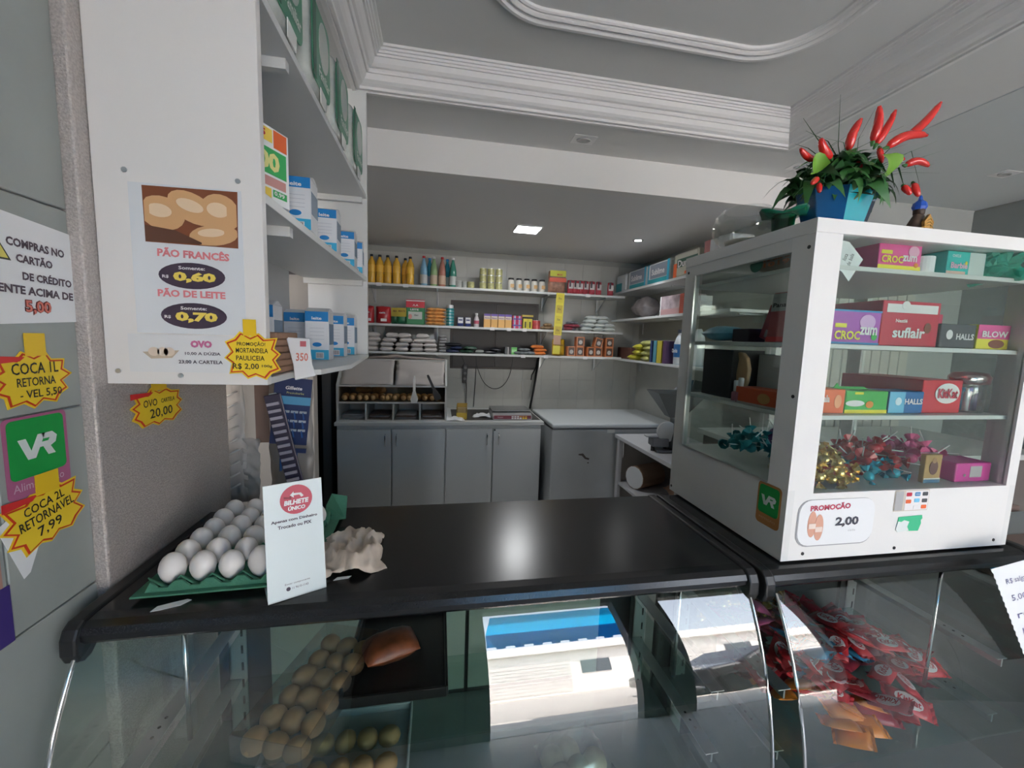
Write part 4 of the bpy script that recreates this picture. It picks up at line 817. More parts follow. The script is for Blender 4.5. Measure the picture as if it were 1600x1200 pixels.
# ---- paper bales on the top shelf
def bale(label, y, first=None):
    t = thing('paper_bale', label, 'bale', (-.425, y, 2.2085), HALF, 'clear-wrapped paper bales on the top shelf')
    g = G(); g.box(-.085, .085, -.105, .10, 0, .245); g.make('film', C('bale_film', .50, .53, .50, .22, noise=.25, scale=14), t, bevel=.035, seg=4, smooth=True)
    G().prism(rrect(.0, .13, .165, .19, .03), -.1075, -.1055).make('green_print', C('bale_green', .06, .25, .15, .35), t)
    G().prism([(-.078, .04), (-.050, .04), (-.050, .23), (-.078, .225)], -.1085, -.107).make('dark_stripe', C('bale_dark', .01, .10, .055, .35), t)
    G().prism(ell(.02, .155, .045, .06, 20), -.1085, -.107).make('grey_print', C('bale_grey', .45, .50, .47, .35), t)
    text(t, 'Familiar', .018, .075, .10, .028, C('bale_white', .7, .76, .7, .5), y=-.1092, bold=.02, rot=.0)
    G().prism([(-.02, 0), (.03, 0), (.035, .035), (-.02, .038)], -.1095, -.1075).make('handle_tab', C('tab_white', .75, .75, .73, .4), t)
    return t
b0 = bale('clear-wrapped paper bale on the top shelf, nearest the white board', 1.00)
for k, y in enumerate((1.24, 1.48, 1.74)): dup(b0, (-.425, y, 2.2085), 'clear-wrapped paper bale on the top shelf, %s from the white board' % ordn(k+1))
# ---- flyer card and milk cartons
t = thing('offer_flyer', 'upright yellow, green and white offer flyer on the middle shelf', 'flyer', (-.338, .905, 1.857), rad(66))
t.scale = (1.1, 1, 1.12)
G().box(-.052, .052, -.0012, .0012, 0, .128).make('card', PAPER, t)
for x0, x1, z0, z1, m_ in ((-.05, .015, .102, .124, C('fly_yellow', .85, .62, .10, .5)), (.018, .048, .096, .126, C('fly_orange', .75, .14, .04, .5)), (-.05, .046, .048, .092, C('fly_green', .05, .42, .12, .5)), (-.05, .01, .004, .024, MATS['fly_yellow']), (.014, .046, .012, .024, MATS['fly_green']), (-.012, .044, .028, .044, C('fly_meat', .60, .30, .28, .5))): plate(t, 'printed_panel', x0, x1, z0, z1, -.0013, m_, .0004)
text(t, '5', -.005, .114, .010, .011, RB, y=-.0022, bold=.04); text(t, '400', -.006, .070, .072, .032, C('fly_ltyellow', .80, .75, .30, .5), y=-.0022, bold=.05); text(t, '0,99', .028, .018, .024, .009, WH, y=-.0022, bold=.03)
def milk(label, loc, rz, h=.135, grp=None):
    t = thing('milk_carton', label, 'carton', loc, rz, grp); a, d = .072, .070
    G().box(-a/2, a/2, -d/2, d/2, 0, h*.93).add([(-a/2, -d/2, h*.93), (a/2, -d/2, h*.93), (a/2, d/2, h*.93), (-a/2, d/2, h*.93), (-a/2, -d*.1, h), (a/2, -d*.1, h), (a/2, d*.1, h), (-a/2, d*.1, h)], [(0, 1, 5, 4), (1, 2, 6, 5), (2, 3, 7, 6), (3, 0, 4, 7), (4, 5, 6, 7)]).make('carton', C('milk_white', .70, .72, .75, .35), t, bevel=.0015, seg=1)
    B_ = C('milk_blue', .02, .22, .55, .35)
    plate(t, 'blue_top', -a/2+.001, a/2-.001, h*.74, h*.925, -d/2-.0003, B_, .0005); plate(t, 'blue_foot', -a/2+.001, a/2-.001, 0.002, h*.20, -d/2-.0003, C('milk_cyan', .04, .40, .65, .35), .0005)
    plate(t, 'barcode', -.004, .020, .006, h*.15, -d/2-.0010, WH, .0004)
    for k in range(6): plate(t, 'bar', -.002+.0035*k, -.0005+.0035*k, .008, h*.14, -d/2-.0015, BLK, .0003)
    text(t, 'leite', .0, h*.80, .030, .010, WH, y=-d/2-.0014, bold=.03); fprint(t, 'blue_oval', ell(0, h*.30, .014, .007, 16), -d/2-.0010, B_)
    for k in range(4): plate(t, 'print_line', -.022, .022, h*(.40+.07*k), h*(.405+.07*k), -d/2-.0008, C('milk_lines', .35, .38, .45, .5), .0003)
    G().box(a/2+.0002, a/2+.0006, -d/2+.002, d/2-.002, h*.3, h*.7).make('side_print', C('milk_side', .12, .2, .3, .4), t)
    return t
m0 = milk('tall blue and white milk carton beside the offer flyer, middle shelf', (-.357, 1.16, 1.857), rad(3), .137)
dup(m0, (-.357, 1.42, 1.857), 'milk carton, second from the flyer on the middle shelf'); dup(m0, (-.357, 1.69, 1.857), 'milk carton, third from the flyer on the middle shelf'); dup(m0, (-.360, 1.86, 1.857), 'milk carton, last one before the far panel on the middle shelf', rz=rad(6))
m1 = milk('blue-topped milk carton behind the brown box, bottom shelf', (-.465, 1.20, 1.514), rad(2), .170)
for k, (x, y, s_) in enumerate(((-.392, 1.45, 1), (-.402, 1.71, 1.0), (-.395, 1.875, 1.0), (-.535, 1.08, .98), (-.50, 1.58, 1))): dup(m1, (x, y, 1.514), ['tall milk carton right of the white price bag, bottom shelf', 'milk carton in the middle of the bottom shelf row', 'milk carton at the far end of the bottom shelf', 'milk carton half hidden by the white board edge, bottom shelf', 'milk carton tucked behind the price bag carton, bottom shelf'][k], scale=s_)
t = thing('brown_carton_stack', 'stack of brown paper packs on the bottom shelf behind the yellow tag', 'packs', (-.395, .965, 1.514), rad(-2))
for k in range(6): G().box(-.072+.003*(k % 2), .066+.002*(k % 3), -.06, .055, .0005+.0145*k, .0140+.0145*k).make('pack', C('kraft_brown', .30, .17, .11, .7, noise=.15, scale=25), t, bevel=.002, seg=1)
t = thing('price_bag', 'small white bag marked 350 hanging over the bottom shelf edge', 'bag', (-.302, .955, 1.503), rad(8), rx=rad(-8))
G().prism([(-.026, .088), (.020, .086), (.026, .03), (.034, .004), (-.008, -.006), (-.012, .03)], -.003, .003).make('bag', C('bag_white', .70, .70, .70, .3), t, bevel=.002)
text(t, '350', .006, .045, .024, .018, C('bag_red', .62, .18, .13, .5), y=-.0036, bold=.02); plate(t, 'red_mark', .002, .014, .068, .080, -.0032, C('bag_red2', .5, .12, .14, .5))
# ---- things hanging below the shelf
t = thing('hanging_bag_roll', 'grey strip of clear bags hanging beside the glitter wall', 'bag strip', (-.565, 1.27, 1.46))
def sheet(x0, x1, z0, z1, amp, seed, bend=.0, n=20, k=5):
    from mathutils import noise
    g = G(); vs = []
    for j in range(n+1):
        v = j/n
        for i in range(k+1):
            u = i/k; vs.append((x0+(x1-x0)*u+bend*v*(1-v)*4+.006*noise.noise(Vector((v*6, seed, u))), amp*noise.noise(Vector((u*3+seed, v*9, 0)))*2, z0+(z1-z0)*v))
    return g.add(vs, [(j*(k+1)+i, j*(k+1)+i+1, (j+1)*(k+1)+i+1, (j+1)*(k+1)+i) for j in range(n) for i in range(k)])
FILM = C('film_grey', .36, .35, .33, .5); 
for x0, x1, z0, z1, s_ in ((-.045, .015, 0, -.36, 1), (.005, .05, -.17, -.36, 2)):
    o = sheet(x0, x1, z0, z1, .010, s_).make('bag_sheet', FILM, t, smooth=True); o.modifiers.new('s', 'SOLIDIFY').thickness = .001
for k in range(9): G().tube([(-.042, -.008, -.05-.034*k), (-.02, -.014, -.042-.034*k), (.0, -.008, -.030-.034*k)], .003, 6).make('bubble', C('film_light', .42, .42, .40, .5), t, smooth=True)
t = thing('brown_envelope', 'brown paper packet hanging between the grey bag strips', 'packet', (-.505, 1.30, 1.46)); G().box(-.030, .028, -.003, .003, -.19, 0).make('packet', C('kraft_dark', .20, .135, .11, .7), t, bevel=.002)
t = thing('hanging_film_sheet', 'wide grey film sheet hanging below the bottom shelf', 'film sheet', (-.445, 1.28, 1.46))
o = sheet(-.045, .075, 0, -.40, .008, 7).make('film', C('film_taupe', .27, .25, .23, .3), t, smooth=True); o.modifiers.new('s', 'SOLIDIFY').thickness = .001
for k in range(4): G().tube([(-.58+.06*k, 1.262, 1.485), (-.575+.06*k, 1.255, 1.46), (-.565+.06*k, 1.262, 1.45), (-.560+.06*k, 1.268, 1.47)], .0022, 6).make('hook', STEEL).name = 'hook'
for k, o in enumerate([o for o in COL.objects if o.name.startswith('hook') and not o.parent]): tag(o, 'small steel hook under the bottom shelf, %s from the wall' % ordn(k), 'hook', 'hooks under the bottom shelf')
t = thing('razor_card', 'navy card of disposable razors hanging under the shelf', 'razor card', (-.400, 1.215, 1.475), rad(6), ry=rad(6))
NV = C('razor_navy', .01, .025, .10, .35)
G().box(-.045, .050, -.002, .002, -.19, -.0).make('card', NV, t, bevel=.001); plate(t, 'light_band', -.030, .050, -.075, -.052, -.0022, C('razor_lightblue', .08, .30, .50, .4)); text(t, 'Gillette', .005, -.028, .042, .010, WH, y=-.003, bold=.03, shear=.2); text(t, 'Prestobarba', .010, -.042, .044, .006, C('razor_yellow', .6, .6, .2, .5), y=-.003)
G().prism([(-.055, -.05), (-.04, -.045), (-.025, -.055), (-.03, -.075), (-.05, -.08), (-.06, -.065)], -.004, -.002).make('foam_print', C('razor_foam', .5, .55, .55, .5), t)
HB = C('razor_handle', .02, .09, .28, .3)
for k in range(9):
    x = -.010+.022*(k % 3); z = -.095-.026*(k//3); r0 = bpy.data.objects.new('razor', None)
    o = G().box(x-.009, x+.009, -.007, -.002, z-.003, z+.003).make('razor_head', C('razor_head', .40, .45, .50, .3), t); G().tube([(x, -.005, z), (x+.004, -.007, z-.02)], .0025, 6).make('handle', HB, o)
for k in range(2): G().tube([(-.012+.038*k, -.006, -.20), (-.008+.036*k, -.009, -.265)], .004, 8).make('loose_razor_handle', HB, t, smooth=True); G().box(-.016+.038*k, .016+.036*k, -.012, -.004, -.21, -.198).make('razor_head', NV, t)
t = thing('razor_strip', 'long dark strip of packed razors hanging left of the navy card', 'razor strip', (-.450, 1.20, 1.43), 0, ry=rad(-12))
G().box(-.022, .022, -.003, .003, -.27, 0).make('strip', C('razor_dark', .035, .03, .06, .3), t, bevel=.002)
for k in range(12): G().box(-.018, .014, -.008, -.003, -.03-.02*k, -.022-.02*k).make('razor_head', C('razor_head2', .40, .38, .45, .25), t).rotation_euler = (0, .0, 0)
# ================================================================ alcove: back shelves
def shelf3(name, label, z, x0=-.87, x1=1.80):
    t = thing(name, label, 'shelf', ((x0+x1)/2, 3.94, z)); h = (x1-x0)/2
    G().box(-h, h, -.14, .138, -.020, 0).make('board', SHELFW, t, bevel=.001)
    for x in (-.63+.03, -.02, 1.03, 1.62):
        X = x-(x0+x1)/2; b = G().box(X-.008, X+.008, -.11, .138, -.026, -.020).box(X-.008, X+.008, .130, .138, -.16, -.026).make('bracket', STEEL, t)
        G().tube([(X, -.10, -.024), (X, .134, -.15)], .004, 6).make('brace', STEEL, b)
    return t
ZS1, ZS2, ZS3 = 2.066, 1.712, 1.463
s1 = shelf3('wall_shelf', 'top white shelf on the back wall with oil bottles', ZS1); s2 = shelf3('wall_shelf', 'middle white shelf on the back wall in front of the dark hatch', ZS2); s3 = shelf3('wall_shelf', 'lowest white shelf on the back wall with flour packs', ZS3)
def XB(px, y=3.86): return BX_[0]+(px-BX_[1])*BX_[2]
# shelf positions below are metres along the wall
YF_ = 3.865
def bottle(name, label, loc, prof, body, cap, cat='bottle', group=None, lab=None, n=12, capz=None):
    t = thing(name, label, cat, loc, 0, group); zt = prof[-1][1]
    G().lathe(prof, n).make('bottle', body, t, smooth=True); G().lathe([(.014, zt-.002), (.014, zt+.016), (.012, zt+.018)], n).make('cap', cap, t)
    if lab:
        r_, z0, z1, m_ = lab; G().lathe([(r_, z0), (r_, z1)], n, cap=False).make('label_band', m_, t, smooth=True)
    return t
OIL = [(.030, 0), (.034, .006), (.034, .085), (.031, .095), (.034, .105), (.034, .165), (.028, .195), (.014, .218), (.012, .235)]
OILM = C('oil_amber', .80, .46, .06, .10, coat=.5)
ob = bottle('oil_bottle', 'amber cooking oil bottle, first from the left at the front of the top shelf', (-.60, YF_, ZS1), OIL, OILM, BLACKP, group='cooking oil bottles on the top shelf', lab=(.0346, .10, .16, C('oil_label', .85, .50, .05, .4)))
for k, x in enumerate((-.53, -.462, -.385, -.265)): dup(ob, (x, YF_, ZS1), 'amber cooking oil bottle, %s from the left at the front of the top shelf' % ordn(k+1))
for k, x in enumerate((-.545, -.470, -.395, -.315)): dup(ob, (x, 3.955, ZS1), 'amber cooking oil bottle, %s from the left in the back row of the top shelf' % ordn(k))
VIN = [(.030, 0), (.033, .006), (.033, .13), (.030, .165), (.022, .20), (.012, .235), (.011, .25)]
for k, (x, y, b_, c_, l_, lb) in enumerate(((-.145, YF_, (.22, .42, .58), RED, (.5, .52, .5), 'blue vinegar bottle with red cap'), (-.055, YF_, (.28, .42, .20), WH, (.50, .40, .28), 'green and tan bottle with white cap'), (.020, YF_, (.45, .20, .15), RED, (.58, .42, .30), 'pinkish red bottle with red cap'), (.118, YF_, (.05, .25, .18), WH, (.50, .54, .52), 'green and clear bottle with white cap'), (-.095, 3.95, (.03, .28, .42), BLU, (.3, .4, .5), 'teal bottle behind the vinegar bottles'), (.068, 3.95, (.03, .30, .40), BLU, (.4, .5, .5), 'teal blue bottle at the back of the vinegar bottles'))):
    bottle('vinegar_bottle', lb+' on the top shelf', (x, y, ZS1), VIN, C('vin%d' % k, *b_, .15), c_, lab=(.0336, .02, .10, C('vinl%d' % k, *l_, .4)))
TIN = C('tin_green_gold', .50, .48, .22, .35, noise=.35, scale=30)
def can(label, loc, grp, m_=TIN, r_=.033, h=.062, name='food_can'):
    t = thing(name, label, 'can', loc, 0, grp); G().lathe([(r_, .002), (r_, h-.002)], 14, cap=True).make('wrap', m_, t, smooth=False)
    G().lathe([(r_*1.02, 0), (r_*1.02, .002)], 14).make('base_rim', ALU, t); G().lathe([(r_*1.02, h-.002), (r_*1.02, h), (r_*.9, h), (r_*.9, h-.002), (.001, h-.002)], 14, cap=False).make('lid', ALU, t)
    return t
c0 = None
for i, x in enumerate((.398, .472, .548)):
    for j in range(3):
        lb = 'green and gold tin can, %s stack, %s from the bottom, top shelf' % (['left', 'middle', 'right'][i], ordn(j)); loc = (x, YF_, ZS1+.0645*j)
        if c0 is None: c0 = can(lb, loc, 'stacked tin cans on the top shelf')
        else: dup(c0, loc, lb)
dup(c0, (.285, YF_, ZS1), 'single green and gold tin can left of the stacks'); 
s0 = can('small grey tin can beside the vinegar bottles', (.170, YF_, ZS1), 'small grey cans on the top shelf', C('tin_grey', .42, .43, .40, .35, noise=.2, scale=30)); dup(s0, (.232, YF_+.03, ZS1), 'small grey tin can further from the vinegar bottles')
j0 = None
for k, x in enumerate((.665, .742, .818, .892, .968)):
    lb = 'white mayonnaise jar with black lid, %s from the left' % ordn(k)
    if j0 is None:
        j0 = thing('mayonnaise_jar', lb, 'jar', (x, YF_, ZS1), 0, 'white jars on the top shelf'); G().lathe([(.026, 0), (.030, .006), (.031, .07), (.028, .095), (.024, .102)], 14).make('jar', C('jar_cream', .74, .71, .64, .3), j0, smooth=True); G().lathe([(.027, .102), (.027, .118), (.025, .119)], 14).make('lid', BLACKP, j0)
        fprint(j0, 'jar_label', rrect(.008, .045, .034, .034, .003), -.0305, C('jar_label', .62, .38, .16, .5), .0008)
    else: dup(j0, (x, YF_, ZS1), lb)
def pouch(name, label, cat, loc, size, mats, bands=(), words_=(), rz=0, group=None, wr=.12, seed=1, stand=True):
    """standing pouch; bands (z0,z1,mat) as fractions"""
    a, d, h = size; t = thing(name, label, cat, loc, rz, group)
    T = Matrix.Translation((0, 0, h/2)) @ Matrix.Rotation(HALF, 4, 'X') if stand else Matrix.Translation((0, 0, h/2))
    if stand: G().pillow(a, h, d, T=T, wr=wr, seed=seed, n=8, k=8, p=3).make('pouch', mats, t, smooth=True)
    else: G().pillow(a, d, h, T=T, wr=wr, seed=seed, n=8, k=6, p=3.5).make('pouch', mats, t, smooth=True)
    for k, (x0, x1, z0, z1, m_) in enumerate(bands): plate(t, 'printed_panel', -a/2+x0*a, -a/2+x1*a, z0*h, z1*h, -d/2*1.08-.0006*k, m_, .0008)
    for s_, x, z, ww, hh, m_ in words_: text(t, s_, -a/2+x*a, z*h, ww*a, hh*h, m_, y=-d/2*1.08-.004, bold=.03)
    return t
pouch('snack_pouch', 'tall yellow and red pouch between the jars and the red sachets', 'pouch', (1.115, YF_, ZS1), (.175, .07, .215), C('pouch_tan', .38, .20, .14, .3, noise=.4, scale=30), [(.05, .95, .72, .98, C('pouch_lime', .62, .62, .05, .35)), (.02, .98, .48, .66, C('pouch_red', .68, .10, .05, .35))], [('MOLHO', .6, .80, .3, .08, RB)])
sp0 = pouch('sauce_sachet', 'red and white sauce sachet, first of the row at the right of the top shelf', 'sachet', (1.255, YF_, ZS1), (.062, .035, .135), C('sachet_red', .42, .04, .06, .35), [(.12, .88, .38, .78, C('sachet_white', .55, .50, .50, .4)), (.2, .5, .5, .95, C('sachet_dark', .06, .04, .05, .4))], group='sauce sachets on the top shelf')
for k, x in enumerate((1.305, 1.355, 1.41, 1.475, 1.545, 1.67)): dup(sp0, (x, YF_, ZS1), 'red and white sauce sachet, %s of the row at the right of the top shelf' % ordn(k+1), rz=.1*(-1)**k)
# ---- middle shelf
RP = C('coffee_red', .42, .02, .025, .3)
for k, (x, w_) in enumerate(((-.625, .09), (-.50, .13))): pouch('coffee_pack', ['red coffee pack at the left end of the middle shelf', 'red coffee pack with white round mark on the middle shelf'][k], 'coffee pack', (x, YF_, ZS2), (w_, .06, .155), RP, [(.35, .75, .12, .28, WH)], [('café', .45, .62, .4, .1, WH)], seed=k+2)
for k, x in enumerate((-.385, -.335)): pouch('tea_pack', ['yellow and green pack left of the other on the middle shelf', 'yellow and green pack beside the large green bag'][k], 'pack', (x, YF_+.03*(1-k), ZS2), (.10, .06, .150), C('pack_green', .02, .15, .07, .35), [(.04, .96, .45, .97, C('pack_mustard', .50, .38, .03, .4))], [('MATE', .5, .78, .6, .12, C('pack_brown', .2, .1, .02, .5))], seed=k+5)
carton('large_sugar_bag', 'big green and red square bag on the middle shelf', 'bag', (-.215, YF_, ZS2), (.165, .08, .225), C('bag_green', .03, .22, .08, .4), 0, [(0, 1, .68, 1, C('bag_red_top', .58, .03, .05, .4)), (0, 1, .93, .97, WH), (.12, .86, .22, .52, C('bag_shield', .55, .60, .55, .4))], [('LEITE', .45, .60, .45, .07, WH), ('A.A', .5, .78, .3, .08, WH), ('1kg', .55, .37, .22, .09, GRY)], [(.22, .32, .10, .10, C('bag_pink', .60, .25, .22, .4))], bev=.008)
pk = pouch('pasta_pack', 'orange noodle pack, lowest of its pile on the middle shelf', 'pack', (-.035, YF_, ZS2), (.185, .12, .036), C('pasta_orange', .68, .32, .10, .35, noise=.35, scale=30), stand=False, group='piled noodle packs on the middle shelf', seed=3)
for k in range(1, 5): dup(pk, (-.035+.004*(-1)**k, YF_, ZS2+.031*k), 'orange noodle pack, %s from the bottom of its pile' % ordn(k), rz=.04*(-1)**k)
TT = C('tuna_teal', .03, .26, .28, .3)
tc0 = can('teal tuna tin, lowest of the narrow pile on the middle shelf', (.098, YF_, ZS2), 'teal tins in a narrow pile', TT, .036, .027, 'tuna_tin')
for k in range(1, 6): dup(tc0, (.098, YF_, ZS2+.0275*k), 'teal tuna tin, %s from the bottom of the narrow pile' % ordn(k))
t = thing('spray_tin', 'white-lidded jar standing on the pile of teal tins', 'jar', (.098, YF_, ZS2+.166)); G().lathe([(.030, 0), (.030, .026), (.026, .028)], 14).make('jar', WH, t)
for k, x in enumerate((.195, .265)): pouch('powder_sachet', ['white and navy sachet left of its twin beside the teal tins', 'white and navy sachet left of the small white bottle'][k], 'sachet', (x, YF_, ZS2), (.058, .035, .088), C('sachet_navy', .03, .05, .20, .35), [(.1, .9, .35, .95, WH), (.2, .8, .62, .75, C('sachet_text', .05, .06, .2, .5))], seed=9)
bottle('milk_bottle', 'small white bottle with red label on the middle shelf', (.345, YF_, ZS2), [(.022, 0), (.025, .006), (.025, .07), (.014, .10), (.009, .112)], C('bottle_white', .70, .64, .66, .3), WH, lab=(.0255, .03, .06, C('bottle_label', .55, .12, .18, .4)))
bo0 = carton('starch_box', 'orange and purple box, first of four on the middle shelf', 'box', (.445, YF_, ZS2), (.062, .045, .128), C('starch_orange', .75, .42, .12, .4), 0, [(0, 1, .84, 1, C('starch_purple', .16, .10, .38, .4)), (0, 1, .60, .84, C('starch_cream', .72, .62, .50, .4))], [('Maizena', .5, .70, .75, .09, C('starch_text', .25, .10, .2, .5))], group='orange starch boxes on the middle shelf')
for k, x in enumerate((.513, .581, .648)): dup(bo0, (x, YF_, ZS2), 'orange and purple box, %s of four on the middle shelf' % ordn(k+1))
mb0 = None
for i in range(2):
    for j in range(2):
        lb = 'small red, white and blue box, %s of the %s row in the square block' % (['left', 'right'][i], ['lower', 'upper'][j]); loc = (.71+.046*i, YF_, ZS2+.0605*j)
        if mb0 is None: mb0 = carton('spice_box', lb, 'box', loc, (.044, .045, .060), C('spice_red', .55, .03, .12, .4), 0, [(.35, .65, 0, 1, WH), (.42, .58, 0, 1, BLU), (0, 1, .4, .6, C('spice_blue', .10, .08, .35, .4))], (), group='small boxes in a square block')
        else: dup(mb0, loc, lb)
for k, x in enumerate((.815, .860)): carton('yeast_box', ['yellow box with black mark beside the square block', 'yellow box with dark figure below the flat gold box'][k], 'box', (x, YF_, ZS2), (.042, .045, .098), C('yeast_yellow', .68, .58, .05, .4), 0, [(.3, .7, .1, .7, C('yeast_dark', .10, .09, .02, .5))])
carton('flat_gold_box', 'flat gold and black box lying on the yellow boxes', 'box', (.835, YF_, ZS2+.0985), (.11, .05, .034), C('gold_box', .55, .40, .06, .4), 0, [(0, 1, .0, .45, BLK)])
t = can('red and white milk tin right of the yellow boxes', (.925, YF_, ZS2), None, C('tin_red', .55, .08, .08, .35, noise=.4, scale=25), .040, .085, 'milk_tin')
for k in range(3): pouch('seed_pack', ['brown snack pack next to the red tin', 'brown snack pack beside the yellow hanging strip', 'brown snack pack lying on the other two'][k], 'pack', ((1.01, 1.075, 1.04)[k], YF_, ZS2+(0, 0, .03)[k]), (.085, .09, .032), C('seed_brown', .30, .20, .11, .4, noise=.5, scale=40), stand=False, seed=k+20)
# yellow clip strip hanging from the top shelf
t = thing('clip_strip', 'yellow hanging strip of sachets from the top shelf down to the lowest', 'strip', (1.135, 3.785, ZS1-.005), ry=rad(2))
G().box(-.040, .040, -.002, .001, -.40, .0).make('strip', C('strip_yellow', .80, .70, .05, .4), t)
for k in range(4): pouch_z = -.10*k-.09; plate(t, 'sachet_print', -.030, .030, pouch_z, pouch_z+.075, -.0022, [C('strip_y2', .70, .58, .03, .4), C('strip_y3', .60, .45, .04, .4)][k % 2]); text(t, 'fix', 0, pouch_z+.04, .03, .02, BLK, y=-.003)
plate(t, 'tan_sachet', -.036, .036, -.49, -.39, -.0008, C('strip_tan', .55, .33, .22, .4)); plate(t, 'yellow_sachet', -.036, .036, -.58, -.50, -.0008, MATS['strip_yellow'])
for k in range(7): pouch('snack_bag', 'small grey and red snack bag, %s of the jumbled pile right of the strip' % ordn(k), 'bag', (1.20+.035*k-.12*(k > 4), YF_-.02*(k % 2), ZS2+.028*(k//3)), (.12, .10, .034), [C('snack_grey', .20, .21, .24, .3, noise=.4, scale=30), C('snack_maroon', .28, .05, .07, .3, noise=.4, scale=30)][k % 2], stand=False, rz=.4*(-1)**k, seed=k+30)
sgw = pouch('white_sugar_bag', 'white sugar bag, lowest left of the white pile on the middle shelf', 'bag', (1.43, YF_, ZS2), (.13, .13, .042), C('sugar_white', .62, .66, .64, .3), stand=False, group='white bags piled on the middle shelf', seed=41)
for k, (x, r_) in enumerate(((1.55, 0), (1.665, 0), (1.45, 1), (1.57, 1), (1.66, 1), (1.47, 2), (1.59, 2), (1.49, 3), (1.59, 3))): dup(sgw, (x, YF_, ZS2+.037*r_), 'white sugar bag, %s from the left in the %s layer of the pile' % (ordn([1, 2, 0, 1, 2, 0, 1, 0, 1][k]), ['lowest', 'second', 'third', 'top'][r_]), rz=.08*(-1)**k)
# ---- lowest shelf
fl0 = pouch('flour_pack', 'white flour pack, leftmost of the lowest layer', 'pack', (-.60, YF_-.01, ZS3), (.125, .14, .045), C('flour_white', .62, .58, .56, .5), stand=False, group='white flour packs on the lowest shelf', seed=51, bands=())
row = 0
for r_, xs in enumerate(((-.47, -.335, -.20, -.075), (-.60, -.465, -.33, -.20, -.08), (-.58, -.44, -.30, -.17, -.09), (-.59, -.42, -.31, -.15))):
    for k, x in enumerate(xs): dup(fl0, (x, YF_-.01, ZS3+.041*r_), 'white flour pack, %s from the left in the %s layer' % (ordn(k+(r_ == 0)), ['lowest', 'second', 'third', 'top'][r_]), rz=.06*(-1)**(k+r_), scale=(.98, 1, 1))
t = thing('mirror_tray', 'silvery foil tray leaning on the wall behind the flour packs', 'tray', (-.255, 4.02, ZS3+.002), rx=rad(-8))
G().prism([(-.25, 0), (.21, 0), (.21, .225), (-.25, .225)], 0, .006).make('tray', C('mirror_silver', .72, .74, .74, .08, metal=1, noise=.3, scale=5), t, bevel=.003)
gb_ = pouch('grey_packet', 'grey striped packet, lowest of the pile beside the flour', 'packet', (.035, YF_, ZS3), (.075, .10, .030), C('packet_grey', .36, .36, .36, .4), stand=False, group='grey packets beside the flour', seed=61)
for k in range(1, 6): dup(gb_, (.035, YF_+.02, ZS3+.027*k), 'grey striped packet, %s from the bottom beside the flour' % ordn(k))
dk = C('bag_navy', .03, .04, .09, .25, noise=.5, scale=20); dg_ = C('bag_bottle_green', .03, .075, .05, .25, noise=.5, scale=20); db = C('bag_black', .015, .015, .02, .25)
for k, (x, z, m_, s_, lb) in enumerate(((.12, 0, dk, .13, 'navy blue bean bag beside the grey packets'), (.16, .03, dk, .12, 'second navy bean bag lying on the first'), (.13, .06, db, .16, 'black flat bag on top of the navy bags'), (.26, 0, dg_, .14, 'dark green bag at the bottom under the hatch'), (.29, .033, dg_, .13, 'dark green bag lying on another green one'), (.385, 0, C('bag_clear_grey', .25, .27, .26, .3), .09, 'greyish clear bag right of the green bags'), (.48, 0, db, .15, 'black bean bag in the middle of the lowest shelf'), (.53, .025, db, .12, 'black bean bag lying half on another black one'), (.77, 0, C('bag_slate', .18, .20, .21, .25, noise=.5, scale=25), .13, 'slate grey bag right of the green box'), (.86, 0, MATS['bag_slate'], .13, 'slate grey bag beside the orange packs'), (.81, .03, MATS['bag_slate'], .12, 'slate grey bag lying on the other two'))):
    pouch('bean_bag', lb, 'bag', (x, YF_, ZS3+z), (s_, .12, .034), m_, stand=False, seed=70+k, rz=.1*(-1)**k)
for k in range(3): carton('slim_box', 'slim grey and black box, %s of three left of the green box' % ordn(k), 'box', (.632+.022*k, YF_, ZS3), (.019, .06, .070), [GRY, C('slim_grey', .35, .33, .33, .4), BLACKP][k])
carton('tea_box', 'bright green small box under the hatch on the lowest shelf', 'box', (.712, YF_, ZS3), (.058, .05, .068), C('tea_green', .15, .55, .12, .4), 0, [(.1, .9, .3, .7, C('tea_pale', .4, .75, .35, .4))])
op = pouch('biscuit_pack', 'orange biscuit pack, lowest of three beside the yellow bag', 'pack', (.965, YF_, ZS3), (.135, .08, .034), C('biscuit_orange', .75, .22, .05, .35), stand=False, group='orange biscuit packs', seed=81)
dup(op, (.975, YF_, ZS3+.031), 'orange biscuit pack, middle of three beside the yellow bag'); dup(op, (.945, YF_, ZS3+.062), 'orange biscuit pack, topmost of three beside the yellow bag')
pouch('yellow_bag', 'upright mustard yellow bag right of the orange packs', 'bag', (1.155, YF_-.01, ZS3), (.125, .06, .165), C('bag_mustard', .70, .42, .02, .35), (), [('POLVILHO', .5, .62, .7, .10, C('mustard_text', .25, .12, .01, .5))], seed=83)
hz = None
for k, (x, z, rz, lb) in enumerate(((1.285, 0, 0, 'orange-edged coffee box, lower left of the group on the lowest shelf'), (1.375, 0, 0, 'orange-edged coffee box under the white-marked one'), (1.375, .0955, 0, 'orange-edged coffee box with white mark, upper middle'), (1.485, 0, .1, 'orange-edged coffee box under the tilted one'), (1.68, 0, 0, 'orange-edged coffee box, lower one at the right end'), (1.68, .0955, 0, 'orange-edged coffee box, upper one at the right end'))):
    if hz is None: hz = carton('coffee_box', lb, 'box', (x, YF_, ZS3+z), (.082, .07, .095), C('coffee_orange', .62, .20, .07, .4), rz, [(.13, .87, .10, .90, C('coffee_dark', .09, .045, .03, .4))], (), [(.5, .45, .24, .22, C('coffee_cup', .50, .48, .46, .5))], group='orange-edged coffee boxes')
    else: dup(hz, (x, YF_, ZS3+z), lb, rz=rz)
